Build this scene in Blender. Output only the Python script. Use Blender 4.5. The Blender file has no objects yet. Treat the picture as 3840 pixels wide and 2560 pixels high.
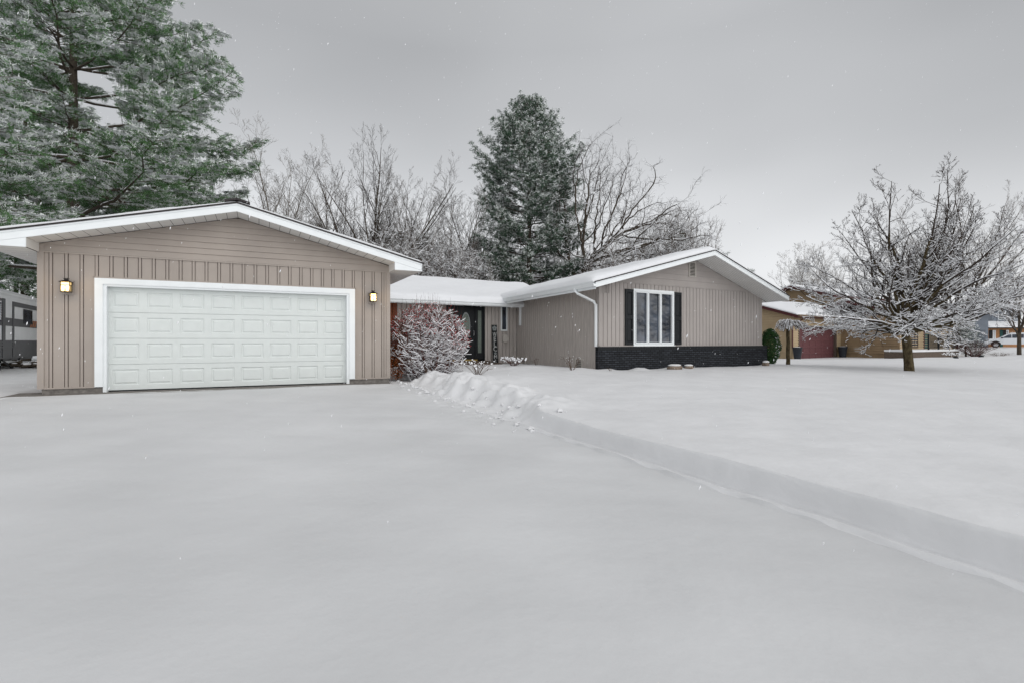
import bpy, math, random
import numpy as np
from mathutils import Vector
C = bpy.data.collections.new('Scene'); bpy.context.scene.collection.children.link(C)
scn = bpy.context.scene
R = math.radians
# ------------------------------------------------------------------ camera, sky, sun, exposure
FPX = 1780.0; HC = 1.0            # focal length in photo pixels, eye height over the garage slab
cam = bpy.data.cameras.new('camera'); co = bpy.data.objects.new('camera', cam); C.objects.link(co)
cam.sensor_width = 36; cam.lens = FPX/3840*36; cam.clip_start = .05; cam.clip_end = 3000
co.location = (0, 0, HC); co.rotation_euler = (R(90), 0, 0); scn.camera = co
W = bpy.data.worlds.new('World'); scn.world = W; W.use_nodes = True
nt = W.node_tree; nt.nodes.clear(); L = nt.links.new
out = nt.nodes.new('ShaderNodeOutputWorld'); bg = nt.nodes.new('ShaderNodeBackground')
sky = nt.nodes.new('ShaderNodeTexSky'); sky.sky_type = 'NISHITA'; sky.sun_disc = False
sky.sun_elevation = R(36); sky.sun_rotation = R(134)
tc = nt.nodes.new('ShaderNodeTexCoord'); sp = nt.nodes.new('ShaderNodeSeparateXYZ'); L(tc.outputs['Generated'], sp.inputs[0])
cr = nt.nodes.new('ShaderNodeValToRGB'); e = cr.color_ramp.elements
SKY = [(0, (.76, .765, .775)), (.13, (.68, .687, .698)), (.32, (.475, .482, .492)), (.52, (.375, .381, .39)), (1, (.52, .525, .53))]
e[0].position = 0; e[0].color = (*SKY[0][1], 1); e[1].position = 1; e[1].color = (*SKY[-1][1], 1)
for p, c in SKY[1:-1]:
    q = e.new(p); q.color = (*c, 1)
L(sp.outputs['Z'], cr.inputs[0])
nz = nt.nodes.new('ShaderNodeTexNoise'); nz.inputs['Scale'].default_value = 1.4; nz.inputs['Detail'].default_value = 2.5; nz.inputs['Roughness'].default_value = .45
mp = nt.nodes.new('ShaderNodeMapping'); mp.inputs['Scale'].default_value = (1, 1, 2.2); mp.inputs['Location'].default_value = (.3, 0.1, 0)
L(tc.outputs['Generated'], mp.inputs[0]); L(mp.outputs[0], nz.inputs['Vector'])
mr = nt.nodes.new('ShaderNodeMapRange'); mr.inputs['From Min'].default_value = .3; mr.inputs['From Max'].default_value = .7
mr.inputs['To Min'].default_value = .84; mr.inputs['To Max'].default_value = 1.14; L(nz.outputs['Fac'], mr.inputs['Value'])
mu = nt.nodes.new('ShaderNodeVectorMath'); mu.operation = 'SCALE'; L(cr.outputs[0], mu.inputs[0]); L(mr.outputs[0], mu.inputs['Scale'])
sm_ = nt.nodes.new('ShaderNodeVectorMath'); sm_.operation = 'SCALE'; L(sky.outputs[0], sm_.inputs[0]); sm_.inputs['Scale'].default_value = .005
# the veiled sun brightens the half of the sky behind the camera
mb_ = nt.nodes.new('ShaderNodeMapRange'); mb_.inputs['From Min'].default_value = .15; mb_.inputs['From Max'].default_value = -.85; mb_.inputs['To Min'].default_value = 1.0; mb_.inputs['To Max'].default_value = 1.95
dp = nt.nodes.new('ShaderNodeVectorMath'); dp.operation = 'DOT_PRODUCT'; L(tc.outputs['Generated'], dp.inputs[0]); dp.inputs[1].default_value = (-.42, .9, 0); L(dp.outputs['Value'], mb_.inputs['Value']); mk = nt.nodes.new('ShaderNodeVectorMath'); mk.operation = 'SCALE'; L(mu.outputs[0], mk.inputs[0]); L(mb_.outputs[0], mk.inputs['Scale'])
ad = nt.nodes.new('ShaderNodeVectorMath'); ad.operation = 'ADD'; L(mk.outputs[0], ad.inputs[0]); L(sm_.outputs[0], ad.inputs[1])
L(ad.outputs[0], bg.inputs[0]); bg.inputs[1].default_value = 1.0; L(bg.outputs[0], out.inputs[0])
sl = bpy.data.lights.new('sun', 'SUN'); sl.energy = .65; sl.angle = R(50); sl.color = (1, .97, .93)
so = bpy.data.objects.new('sun', sl); C.objects.link(so); so.rotation_euler = (R(54), 0, R(46))
scn.view_settings.view_transform = 'Standard'; scn.view_settings.look = 'None'
scn.view_settings.exposure = 0.24; scn.view_settings.gamma = 1

# ------------------------------------------------------------------ helpers
class Frame:
    """ground frame: u along the street front, v towards the back; pu/pv/ground turn a surveyed sight line into metres on a wall or the ground"""
    def __init__(s, px, Y, du, dv):
        a, b = R(du), R(dv); s.o = ((px-1920)/FPX*Y, Y); s.u = (math.cos(a), math.sin(a)); s.v = (-math.sin(b), math.cos(b))
    def P(s, u, v, z): return (s.o[0]+s.u[0]*u+s.v[0]*v, s.o[1]+s.u[1]*u+s.v[1]*v, z)
    def pu(s, px, py, v=0.0):
        k = (px-1920)/FPX; ox = s.o[0]+s.v[0]*v; oy = s.o[1]+s.v[1]*v
        u = (k*oy-ox)/(s.u[0]-k*s.u[1]); Y = oy+s.u[1]*u
        return u, HC-(py-1280)/FPX*Y
    def pv(s, px, py, u=0.0):
        k = (px-1920)/FPX; ox = s.o[0]+s.u[0]*u; oy = s.o[1]+s.u[1]*u
        v = (k*oy-ox)/(s.v[0]-k*s.v[1]); Y = oy+s.v[1]*v
        return v, HC-(py-1280)/FPX*Y
def at(px, py, Y): return Vector(((px-1920)/FPX*Y, Y, HC-(py-1280)/FPX*Y))
GF = Frame(140, 9.08, 24.6, 28.0)
HF = Frame(2247, 14.6, 28.4, 26.0)

def mat(name, col, rough=.6, spec=.3, noise=0, nscale=8, bump=0, bscale=30, metal=0, emit=None, estr=0, dark=None, stretch=None, bdist=.01):
    m = bpy.data.materials.new(name); m.use_nodes = True; t = m.node_tree; b = t.nodes['Principled BSDF']; K = t.links.new
    b.inputs['Roughness'].default_value = rough; b.inputs['Specular IOR Level'].default_value = spec; b.inputs['Metallic'].default_value = metal
    b.inputs['Base Color'].default_value = (*col, 1)
    if noise or bump:
        g = t.nodes.new('ShaderNodeNewGeometry'); src = g.outputs['Position']
        if stretch:
            mpp = t.nodes.new('ShaderNodeMapping'); mpp.inputs['Scale'].default_value = stretch; K(src, mpp.inputs[0]); src = mpp.outputs[0]
    if noise:
        n = t.nodes.new('ShaderNodeTexNoise'); n.inputs['Scale'].default_value = nscale; n.inputs['Detail'].default_value = 5; K(src, n.inputs['Vector'])
        r = t.nodes.new('ShaderNodeValToRGB'); d = dark or tuple(c*(1-noise) for c in col); h = tuple(min(1, c*(1+noise*.6)) for c in col)
        r.color_ramp.elements[0].position = .3; r.color_ramp.elements[0].color = (*d, 1); r.color_ramp.elements[1].position = .7; r.color_ramp.elements[1].color = (*h, 1)
        K(n.outputs['Fac'], r.inputs[0]); K(r.outputs[0], b.inputs['Base Color'])
    if bump:
        n2 = t.nodes.new('ShaderNodeTexNoise'); n2.inputs['Scale'].default_value = bscale; n2.inputs['Detail'].default_value = 6; K(src, n2.inputs['Vector'])
        bn = t.nodes.new('ShaderNodeBump'); bn.inputs['Strength'].default_value = bump; bn.inputs['Distance'].default_value = bdist
        K(n2.outputs['Fac'], bn.inputs['Height']); K(bn.outputs[0], b.inputs['Normal'])
    if emit: b.inputs['Emission Color'].default_value = (*emit, 1); b.inputs['Emission Strength'].default_value = estr
    return m
M = {}
M['snow'] = mat('snow', (.715, .718, .728), .75, .2, .05, 1.3, .4, 4, bdist=.04)
M['drive_snow'] = mat('drive_snow', (.645, .65, .658), .7, .2, .10, .6, .4, 10, bdist=.012)
M['roof_snow'] = mat('roof_snow', (.76, .77, .79), .8, .2, .02, 2, .4, 12, bdist=.015)
M['twig_snow'] = mat('twig_snow', (.86, .87, .89), .8, .2)
M['taupe'] = mat('taupe_siding', (.372, .326, .290), .55, .3, .09, 1.3, .15, 60, bdist=.002)
M['taupe_shutter'] = M['taupe']
M['mauve'] = mat('grey_taupe_siding', (.375, .342, .322), .6, .3, .09, 1.3, .15, 60, bdist=.002)
M['mauve_lightened'] = mat('lightened_weathered_taupe_siding', (.45, .41, .38), .65, .3, .12, 3, .2, 50, stretch=(6, 6, .8), bdist=.002)  # weathered streaks; base colour lightened to offset the shade under the eaves
M['white'] = mat('white_trim', (.80, .83, .84), .4, .4, .03, 4, .05, 40, bdist=.002)
M['soffit'] = mat('soffit_white', (.70, .69, .67), .5, .3, .04, 4)
M['door_white'] = mat('door_white', (.66, .695, .68), .45, .35, .03, 6, .25, 160, bdist=.0015)
M['concrete'] = mat('concrete', (.20, .185, .17), .85, .2, .35, 14, .4, 60)
M['shingle'] = mat('shingle', (.05, .045, .045), .9, .2, .4, 30, .5, 60)
M['black'] = mat('black_paint', (.010, .012, .014), .5, .25, .25, 20)
M['metal_dark'] = mat('dark_bronze', (.025, .02, .018), .4, .4, .2, 40, metal=.3)
M['brick'] = None
M['glass'] = mat('window_glass', (.05, .062, .085), .04, .7, .5, 2.3, dark=(.004, .006, .009))
M['oval_glass'] = mat('leaded_glass', (.16, .19, .165), .2, .5, .4, 45)
M['bark'] = mat('bark', (.085, .07, .055), .9, .1, .45, 22, 1, 30, stretch=(1, 1, .3), bdist=.02)
M['bark_moss'] = mat('mossy_bark', (.10, .08, .045), .9, .1, .5, 20, 1, 34, dark=(.035, .026, .016), stretch=(1, 1, .4), bdist=.03)
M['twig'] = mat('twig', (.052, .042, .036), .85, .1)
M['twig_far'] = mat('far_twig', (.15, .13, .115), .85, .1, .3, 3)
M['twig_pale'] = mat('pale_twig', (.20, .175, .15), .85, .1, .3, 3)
M['needle'] = mat('pine_needles', (.098, .195, .072), .6, .3, .5, 1.7, dark=(.048, .108, .042))
M['needle2'] = mat('grey_green_needles', (.050, .092, .055), .6, .3, .5, 1.5, dark=(.028, .052, .034))
M['frost'] = mat('frosted_needles', (.86, .89, .86), .7, .2, .1, 4)
M['yew'] = mat('yew_leaves', (.03, .085, .022), .6, .3, .5, 9)
M['red_leaf'] = mat('red_twig_leaves', (.50, .07, .07), .7, .2, .4, 30)
M['rust_leaf'] = mat('rust_leaves', (.30, .085, .02), .7, .2, .5, 20)
M['red_twig'] = mat('reddish_twigs', (.095, .040, .034), .8, .2, .3, 12)
M['cedar'] = mat('cedar_boards', (.21, .065, .03), .7, .2, .4, 6, stretch=(3, 3, 14))
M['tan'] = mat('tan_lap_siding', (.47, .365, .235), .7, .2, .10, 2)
M['tan_shaded'] = mat('shaded_tan_lap_siding', (.30, .215, .13), .7, .2, .15, 2)  # tan siding again, with the shade of the side walls put into the colour
M['maroon'] = mat('maroon_trim', (.085, .026, .026), .6, .3, .2, 8)
M['maroon_door'] = mat('maroon_door', (.13, .052, .056), .55, .3, .1, 8)
M['green_door'] = mat('green_door', (.01, .07, .06), .5, .3, .1, 8)
M['tan_trim'] = mat('tan_trim', (.17, .12, .085), .7, .2, .1, 8)
M['glow'] = mat('lamp_glass', (.9, .75, .45), .4, .3, emit=(1, .66, .22), estr=.62)
M['rv_white'] = mat('rv_panel', (.84, .85, .85), .35, .5, .05, 2)
M['rv_dark'] = mat('rv_graphite', (.035, .038, .042), .4, .4, .3, 4)
M['orange'] = mat('orange_decal', (.42, .13, .03), .4, .4, .2, 10)
M['tyre'] = mat('tyre', (.015, .015, .016), .8, .2, .3, 30)
M['car_white'] = mat('car_paint', (.72, .74, .77), .25, .6, .02, 3)
M['chrome'] = mat('alloy', (.5, .5, .52), .3, .5, .1, 10, metal=.7)
M['grey_siding'] = mat('blue_grey_siding', (.20, .225, .26), .7, .2, .08, 1.5)
M['grey_door'] = mat('slate_door', (.13, .145, .17), .6, .3, .08, 1.5)
M['orange_brick'] = mat('orange_brick', (.42, .22, .11), .85, .2, .15, 5, .5, 40)
M['stone'] = mat('fieldstone', (.24, .19, .15), .9, .2, .5, 12, .8, 20, bdist=.02)
M['planter'] = mat('dark_planter', (.022, .026, .034), .5, .3, .2, 10)
M['wood_step'] = mat('weathered_wood', (.13, .10, .08), .85, .2, .4, 8, stretch=(1, 1, 9))
M['gold'] = mat('brass_threshold', (.38, .27, .08), .45, .4, .2, 30, metal=.2)
M['pewter'] = mat('pewter_paint', (.26, .28, .28), .6, .3, .2, 40)
M['letter'] = mat('letter_white', (.62, .63, .62), .6, .3, .1, 60)
M['util'] = mat('utility_beige', (.50, .47, .43), .5, .3, .05, 20)
M['berry'] = mat('crab_fruit', (.06, .012, .012), .6, .3)
M['flake'] = mat('snowflake', (.85, .86, .88), .9, .1)
M['dead'] = mat('dry_stems', (.10, .065, .045), .9, .1, .4, 30)
M['curtain'] = mat('curtain_cloth', (.26, .29, .27), .9, .1, .2, 30)
def brickmat(name, c1, c2, mortar, ax, bw=.2, bh=.067):
    m = bpy.data.materials.new(name); m.use_nodes = True; t = m.node_tree; b = t.nodes['Principled BSDF']; K = t.links.new
    g = t.nodes.new('ShaderNodeNewGeometry'); s = t.nodes.new('ShaderNodeVectorMath'); s.operation = 'DOT_PRODUCT'; s.inputs[1].default_value = (*ax, 0)
    K(g.outputs['Position'], s.inputs[0]); z = t.nodes.new('ShaderNodeSeparateXYZ'); K(g.outputs['Position'], z.inputs[0])
    c = t.nodes.new('ShaderNodeCombineXYZ'); K(s.outputs['Value'], c.inputs[0]); K(z.outputs['Z'], c.inputs[1])
    k = t.nodes.new('ShaderNodeTexBrick'); K(c.outputs[0], k.inputs['Vector'])
    for n, v in (('Color1', c1), ('Color2', c2), ('Mortar', mortar)): k.inputs[n].default_value = (*v, 1)
    k.inputs['Scale'].default_value = 1; k.inputs['Brick Width'].default_value = bw; k.inputs['Row Height'].default_value = bh; k.inputs['Mortar Size'].default_value = .011
    K(k.outputs['Color'], b.inputs['Base Color']); b.inputs['Roughness'].default_value = .75; b.inputs['Specular IOR Level'].default_value = .2
    bn = t.nodes.new('ShaderNodeBump'); bn.inputs['Distance'].default_value = .012; bn.inputs['Strength'].default_value = .9; bn.invert = True
    K(k.outputs['Fac'], bn.inputs['Height']); K(bn.outputs[0], b.inputs['Normal']); return m
M['brick'] = brickmat('dark_painted_brick', (.016, .018, .022), (.036, .040, .048), (.003, .003, .004), HF.u)
M['brick_side'] = brickmat('dark_painted_brick_return', (.016, .018, .022), (.036, .040, .048), (.003, .003, .004), HF.v)

class MB:
    def __init__(s): s.v = []; s.n = 0; s.l = []; s.sz = []; s.mi = []
    def add(s, V, F, mi=0):
        V = np.asarray(V, float).reshape(-1, 3); F = np.asarray(F, np.int64)
        s.v.append(V); s.l.append((F+s.n).ravel()); s.sz.append(np.full(len(F), F.shape[1])); s.n += len(V)
        s.mi.append(np.full(len(F), mi) if np.isscalar(mi) else np.asarray(mi)); return s
    def box(s, fr, u0, u1, v0, v1, z0, z1, mi=0):
        V = [fr.P(u, v, z) for z in (z0, z1) for v in (v0, v1) for u in (u0, u1)]
        return s.add(V, [(0, 2, 3, 1), (4, 5, 7, 6), (0, 1, 5, 4), (2, 6, 7, 3), (0, 4, 6, 2), (1, 3, 7, 5)], mi)
    def hexa(s, A, B, mi=0):   # two quads
        return s.add(list(A)+list(B), [(0, 1, 2, 3), (7, 6, 5, 4), (0, 4, 5, 1), (1, 5, 6, 2), (2, 6, 7, 3), (3, 7, 4, 0)], mi)
    def prism(s, A, B, mi=0):  # two matching polygons
        n = len(A); s.add(list(A)+list(B), [(i, (i+1) % n, n+(i+1) % n, n+i) for i in range(n)], mi)
        s.add(A, [tuple(range(n))[::-1]], mi); return s.add(B, [tuple(range(n))], mi)
    def build(s, name, mats, parent=None, loc=None, smooth=False, mi=None):
        mats = mats if isinstance(mats, list) else [mats]
        V = np.concatenate(s.v); me = bpy.data.meshes.new(name); base = np.zeros(3)
        p = parent
        while p: base += np.array(p.location); p = p.parent
        if loc is not None: base = base+np.array(loc)
        V = V-base; Ls = np.concatenate(s.l); sz = np.concatenate(s.sz); st = np.concatenate([[0], np.cumsum(sz)[:-1]])
        me.vertices.add(len(V)); me.vertices.foreach_set('co', V.ravel()); me.loops.add(len(Ls)); me.loops.foreach_set('vertex_index', Ls.astype(np.int32))
        me.polygons.add(len(sz)); me.polygons.foreach_set('loop_start', st.astype(np.int32)); me.polygons.foreach_set('loop_total', sz.astype(np.int32))
        for m in mats: me.materials.append(M[m] if isinstance(m, str) else m)
        me.polygons.foreach_set('material_index', np.concatenate(s.mi).astype(np.int32))
        me.polygons.foreach_set('use_smooth', np.full(len(sz), smooth)); me.update(calc_edges=True); me.validate()
        o = bpy.data.objects.new(name, me); C.objects.link(o)
        if parent: o.parent = parent
        if loc is not None: o.location = loc
        return o
def tag(o, label=None, cat=None, group=None, kind=None):
    if label: o['label'] = label
    if cat: o['category'] = cat
    if group: o['group'] = group
    if kind: o['kind'] = kind
    return o
def thing(name, loc, label, cat, group=None):
    o = bpy.data.objects.new(name, None); o.empty_display_size = .3; C.objects.link(o); o.location = loc; return tag(o, label, cat, group)
def copy_tree(o, parent=None):
    c = o.copy(); C.objects.link(c); c.parent = parent
    for ch in list(o.children): copy_tree(ch, c)
    return c
def nrm(a): return a/np.maximum(np.linalg.norm(a, axis=-1, keepdims=True), 1e-9)
def tubes(mb, P0, P1, R0, R1, k=4, mi=0, ext=0.0):
    P0 = np.asarray(P0, float); P1 = np.asarray(P1, float)
    if len(P0) == 0: return
    R0 = np.broadcast_to(np.asarray(R0, float), (len(P0),)); R1 = np.broadcast_to(np.asarray(R1, float), (len(P0),))
    d = nrm(P1-P0); z = np.array([0, 0, 1.]); s = np.cross(d, z); bad = np.linalg.norm(s, axis=1) < .05; s[bad] = np.cross(d[bad], [1., 0, 0]); s = nrm(s); u = np.cross(s, d)
    a = (np.arange(k)+.5)/k*2*np.pi; ca, sa = np.cos(a), np.sin(a); P1 = P1+d*ext
    ring = ca[None, :, None]*s[:, None]+sa[None, :, None]*u[:, None]
    V = np.concatenate([P0[:, None]+ring*R0[:, None, None], P1[:, None]+ring*R1[:, None, None]], 1)
    i = np.arange(k); j = (i+1) % k; f = np.stack([i, j, j+k, i+k], 1)
    F = (f[None]+(np.arange(len(P0))*2*k)[:, None, None]).reshape(-1, 4); mb.add(V.reshape(-1, 3), F, mi)
def pathtube(mb, pts, rad, k=10, mi=0, cap=True):
    pts = np.asarray(pts, float); n = len(pts); rad = np.broadcast_to(np.asarray(rad, float), (n,)); d = nrm(np.gradient(pts, axis=0))
    ref = np.array([1., 0, 0]) if abs(d[0][0]) < .8 else np.array([0, 1., 0]); V = []
    for i in range(n):
        s = nrm(ref-d[i]*np.dot(ref, d[i])); t = np.cross(d[i], s); ref = s; a = (np.arange(k)+.5)/k*2*np.pi
        V.append(pts[i]+rad[i]*(np.cos(a)[:, None]*s+np.sin(a)[:, None]*t))
    V = np.concatenate(V); F = [(i*k+j, i*k+(j+1) % k, (i+1)*k+(j+1) % k, (i+1)*k+j) for i in range(n-1) for j in range(k)]
    mb.add(V, F, mi)
    if cap: mb.add(V[:k], [tuple(range(k))[::-1]], mi); mb.add(V[-k:], [tuple(range(k))], mi)
def sqtube(mb, pts, w, h, mi=0):   # rectangular pipe (downspout)
    for a, b in zip(pts[:-1], pts[1:]):
        a = np.array(a, float); b = np.array(b, float); d = nrm((b-a)[None])[0]; s = np.cross(d, [0, 0, 1.]); 
        if np.linalg.norm(s) < .1: s = np.array([HF.u[0], HF.u[1], 0])
        s = nrm(s[None])[0]; t = np.cross(s, d); a = a-d*w*.25; b = b+d*w*.25
        mb.hexa([a+s*w/2+t*h/2, a-s*w/2+t*h/2, a-s*w/2-t*h/2, a+s*w/2-t*h/2][::-1], [b+s*w/2+t*h/2, b-s*w/2+t*h/2, b-s*w/2-t*h/2, b+s*w/2-t*h/2][::-1], mi)
def blob(mb, c, r, rng, mi=0, n=8, m=6, amp=.2, flat=1.0):
    c = np.array(c, float); th = np.linspace(0, np.pi, m+1); ph = np.arange(n)/n*2*np.pi; V = []
    for t in th:
        for p in ph:
            q = 1+amp*(rng.random()-.5)*2 if 0 < t < np.pi-.01 else 1
            V.append(c+np.array([math.sin(t)*math.cos(p)*r[0]*q, math.sin(t)*math.sin(p)*r[1]*q, math.cos(t)*r[2]*q*flat]))
    mb.add(V, [(i*n+j, (i+1)*n+j, (i+1)*n+(j+1) % n, i*n+(j+1) % n) for i in range(m) for j in range(n)], mi)

# --- siding
def vboards(mb, fr, axis, c, a0, a1, z0, z1, kind, mi=0):
    """vertical siding on v=c (axis 'u') or u=c (axis 'v'), real grooves and battens"""
    sp_ = {'bb': .232, 'vg': .166}[kind]
    prof = {'bb': [(0, 0), (.163, 0), (.165, .030), (.177, .030), (.179, -.012), (.217, -.012), (.219, .030), (.230, .030)],
            'vg': [(0, 0), (.146, 0), (.1475, .045), (.1615, .045), (.163, 0)]}[kind]
    pts = []; k = math.floor(a0/sp_)-1
    while k*sp_ < a1:
        for x, d in prof: pts.append((k*sp_+x, d))
        k += 1
    A = [(a0, 0)]+[(x, d) for x, d in pts if a0+.004 < x < a1-.004]+[(a1, 0)]
    V = []
    for x, d in A:
        for z in (z0, z1): V.append(fr.P(x, c+d, z) if axis == 'u' else fr.P(c+d, x, z))
    n = len(A); F = [(2*i, 2*i+2, 2*i+3, 2*i+1) for i in range(n-1)]; mb.add(V, F, mi)
def laps(mb, fr, axis, c, z0, z1, h, rng_fn, mi=0, proud=.022):
    """horizontal lap siding; rng_fn(z) gives the two ends at a height"""
    z = z0
    while z < z1-.005:
        zt = min(z+h, z1); (a, b), (a2, b2) = rng_fn(z), rng_fn(zt)
        if b-a < .03: break
        f = (lambda x, d, q: fr.P(x, c-d, q)) if axis == 'u' else (lambda x, d, q: fr.P(c-d, x, q))
        mb.add([f(a, 0, z), f(b, 0, z), f(b, proud, z+.003), f(a, proud, z+.003), f(b2, .001, zt), f(a2, .001, zt)], [(0, 1, 2, 3)], mi)
        mb.add([f(a, proud, z+.003), f(b, proud, z+.003), f(b2, .001, zt), f(a2, .001, zt)], [(0, 1, 2, 3)], mi); z = zt
def snowroof(fr, sec, v0, v1, T, e0=.25, e1=.25, ev0=.12, ev1=.12, seed=0, nv=70, ns=60, amp=.02, swap=False, rake0=.15):
    """snow lying on a roof section sec = [(u,z)..]; rounded at eaves and rakes"""
    rng = np.random.default_rng(seed); sec = np.array(sec, float); cl = np.concatenate([[0], np.cumsum(np.linalg.norm(np.diff(sec, axis=0), axis=1))]); Lt = cl[-1]
    q = (1-np.cos(np.linspace(0, 1, ns)*np.pi))/2*Lt*.35+np.linspace(0, Lt, ns)*.65
    w = (1-np.cos(np.linspace(0, 1, nv)*np.pi))/2*(v1-v0)*.5+np.linspace(0, v1-v0, nv)*.5
    U = np.interp(q, cl, sec[:, 0]); Z = np.interp(q, cl, sec[:, 1]); QQ, WW = np.meshgrid(q, w, indexing='ij')
    def rnd(d, r): x = np.clip(d/max(r, 1e-4), 0, 1); return np.sqrt(np.clip(1-(1-x)**2, 0, 1))
    th = T*np.minimum(rnd(QQ, e0), rnd(Lt-QQ, e1))
    th = th*np.minimum(rake0+(1-rake0)*rnd(WW, ev0), .2+.8*rnd((v1-v0)-WW, ev1))
    ph = rng.random(8)*6.28
    nz_ = sum(np.sin(QQ*f+ph[i]+WW*g)*a for i, (f, g, a) in enumerate([(1.7, .9, .5), (3.1, -2.2, .4), (.8, 2.9, .5), (5.3, 4.7, .25), (9.1, -7.3, .15), (13, 11, .1)]))
    th = np.maximum(th+amp*nz_*np.clip(th/T, 0, 1), .006)
    mb = MB(); V = []; n1 = ns*nv
    UU = np.repeat(U[:, None], nv, 1); ZZ = np.repeat(Z[:, None], nv, 1); VV = v0+WW
    edge = (1-np.clip(np.minimum(QQ, Lt-QQ)/.3, 0, 1))*0
    a, b = (VV, UU) if swap else (UU, VV)
    X = fr.o[0]+fr.u[0]*a+fr.v[0]*b; Y = fr.o[1]+fr.u[1]*a+fr.v[1]*b
    top = np.stack([X, Y, ZZ+th], -1).reshape(-1, 3); bot = np.stack([X, Y, ZZ+.002], -1).reshape(-1, 3)
    i, j = np.meshgrid(np.arange(ns-1), np.arange(nv-1), indexing='ij'); A = (i*nv+j).ravel(); F = np.stack([A, A+nv, A+nv+1, A+1], 1)
    mb.add(np.concatenate([top, bot]), np.concatenate([F, F[:, ::-1]+n1]))
    rim = [k*nv for k in range(ns)]+[(ns-1)*nv+k for k in range(1, nv)]+[k*nv+nv-1 for k in range(ns-2, -1, -1)]+[k for k in range(nv-2, 0, -1)]
    V2 = np.concatenate([top, bot]); rim = np.array(rim); nx = np.roll(rim, -1); F2 = np.stack([rim, nx, nx+n1, rim+n1], 1)
    mb.add(V2, F2); return mb

# ------------------------------------------------------------------ ground: one snow sheet in strips along the drive edge
DS = np.array([2.42, 2.245]); DT = np.array([-.463, .886]); DN = np.array([.886, .463])
def st(x, y): return (x-DS[0])*DN[0]+(y-DS[1])*DN[1], (x-DS[0])*DT[0]+(y-DS[1])*DT[1]
def sstep(a, b, x): q = np.clip((x-a)/(b-a), 0, 1); return q*q*(3-2*q)
_r = np.random.default_rng(5)
_w = [(_r.normal(size=2)*f, _r.random()*6.28, a) for f, a in [(.25, .35), (.4, .3), (.7, .22), (1.1, .16), (1.9, .10), (2.8, .07), (4.5, .04)] for _ in range(3)]
_w2 = [(_r.normal(size=2)*f, _r.random()*6.28, a) for f, a in [(3, .5), (5, .5), (8, .4), (13, .25), (19, .15)] for _ in range(4)]
def wav(x, y, w): return sum(a*np.sin(x*k[0]+y*k[1]+p) for k, p, a in w)
CP = np.array([(1.3, 4.4, .03), (2.4, 2.2, .03), (.4, 6.2, .05), (3, 0, .03), (8, 3, .03), (8, 8, .07), (5, 12, .13), (2.7, 14.2, .12), (6, 16, .14), (9.6, 18, .13), (13.4, 16, .05), (12, 24, -.05),
   (19, 34, -.22), (24, 34, -.17), (27, 31, -.16), (33, 35, -.08), (60, 55, .18), (66, 62, .18), (20, 12, .0), (30, 15, .0), (50, 30, .05), (0, 18.5, .12), (-8, 30, -.1), (-12, 20, -.25), (-14, 17, -.25),
   (-11, 12, -.05), (-9.8, 9, .02), (-10, 5, -.03), (-12, 2, -.05), (-20, 10, -.2), (-2, 40, -.2), (10, 50, -.3), (-30, 40, -.4), (100, 100, .2), (-100, 50, -.5), (0, 120, -.4), (10, -30, -.1), (-20, -20, -.1), (1.5, 10, .12), (0.3, 13.0, .16)])
BUMPS = [(-1.5, 9.4, .9, .16), (-.9, 8.4, .7, .12), (-.4, 10.6, 1.2, .10), (-2.2, 13.2, 1.1, .16), (.6, 15.3, 1.3, .10), (-2.9, 12.9, .55, .13), (2.1, 14.3, .7, .07), (3.0, 14.55, .3, .06), (4.05, 15.0, .22, .09), (5.4, 15.75, .35, .05),
         (-.5, 16.8, 1.3, .06), (9.9, 18.2, .4, .05), (-9.6, 8.1, .5, .07), (13.39, 16.0, .34, -.055), (26.5, 29.5, 2.2, .14), (33, 31, 3, .16), (40, 36, 4, .2), (22, 27, 3, .10)]
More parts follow.
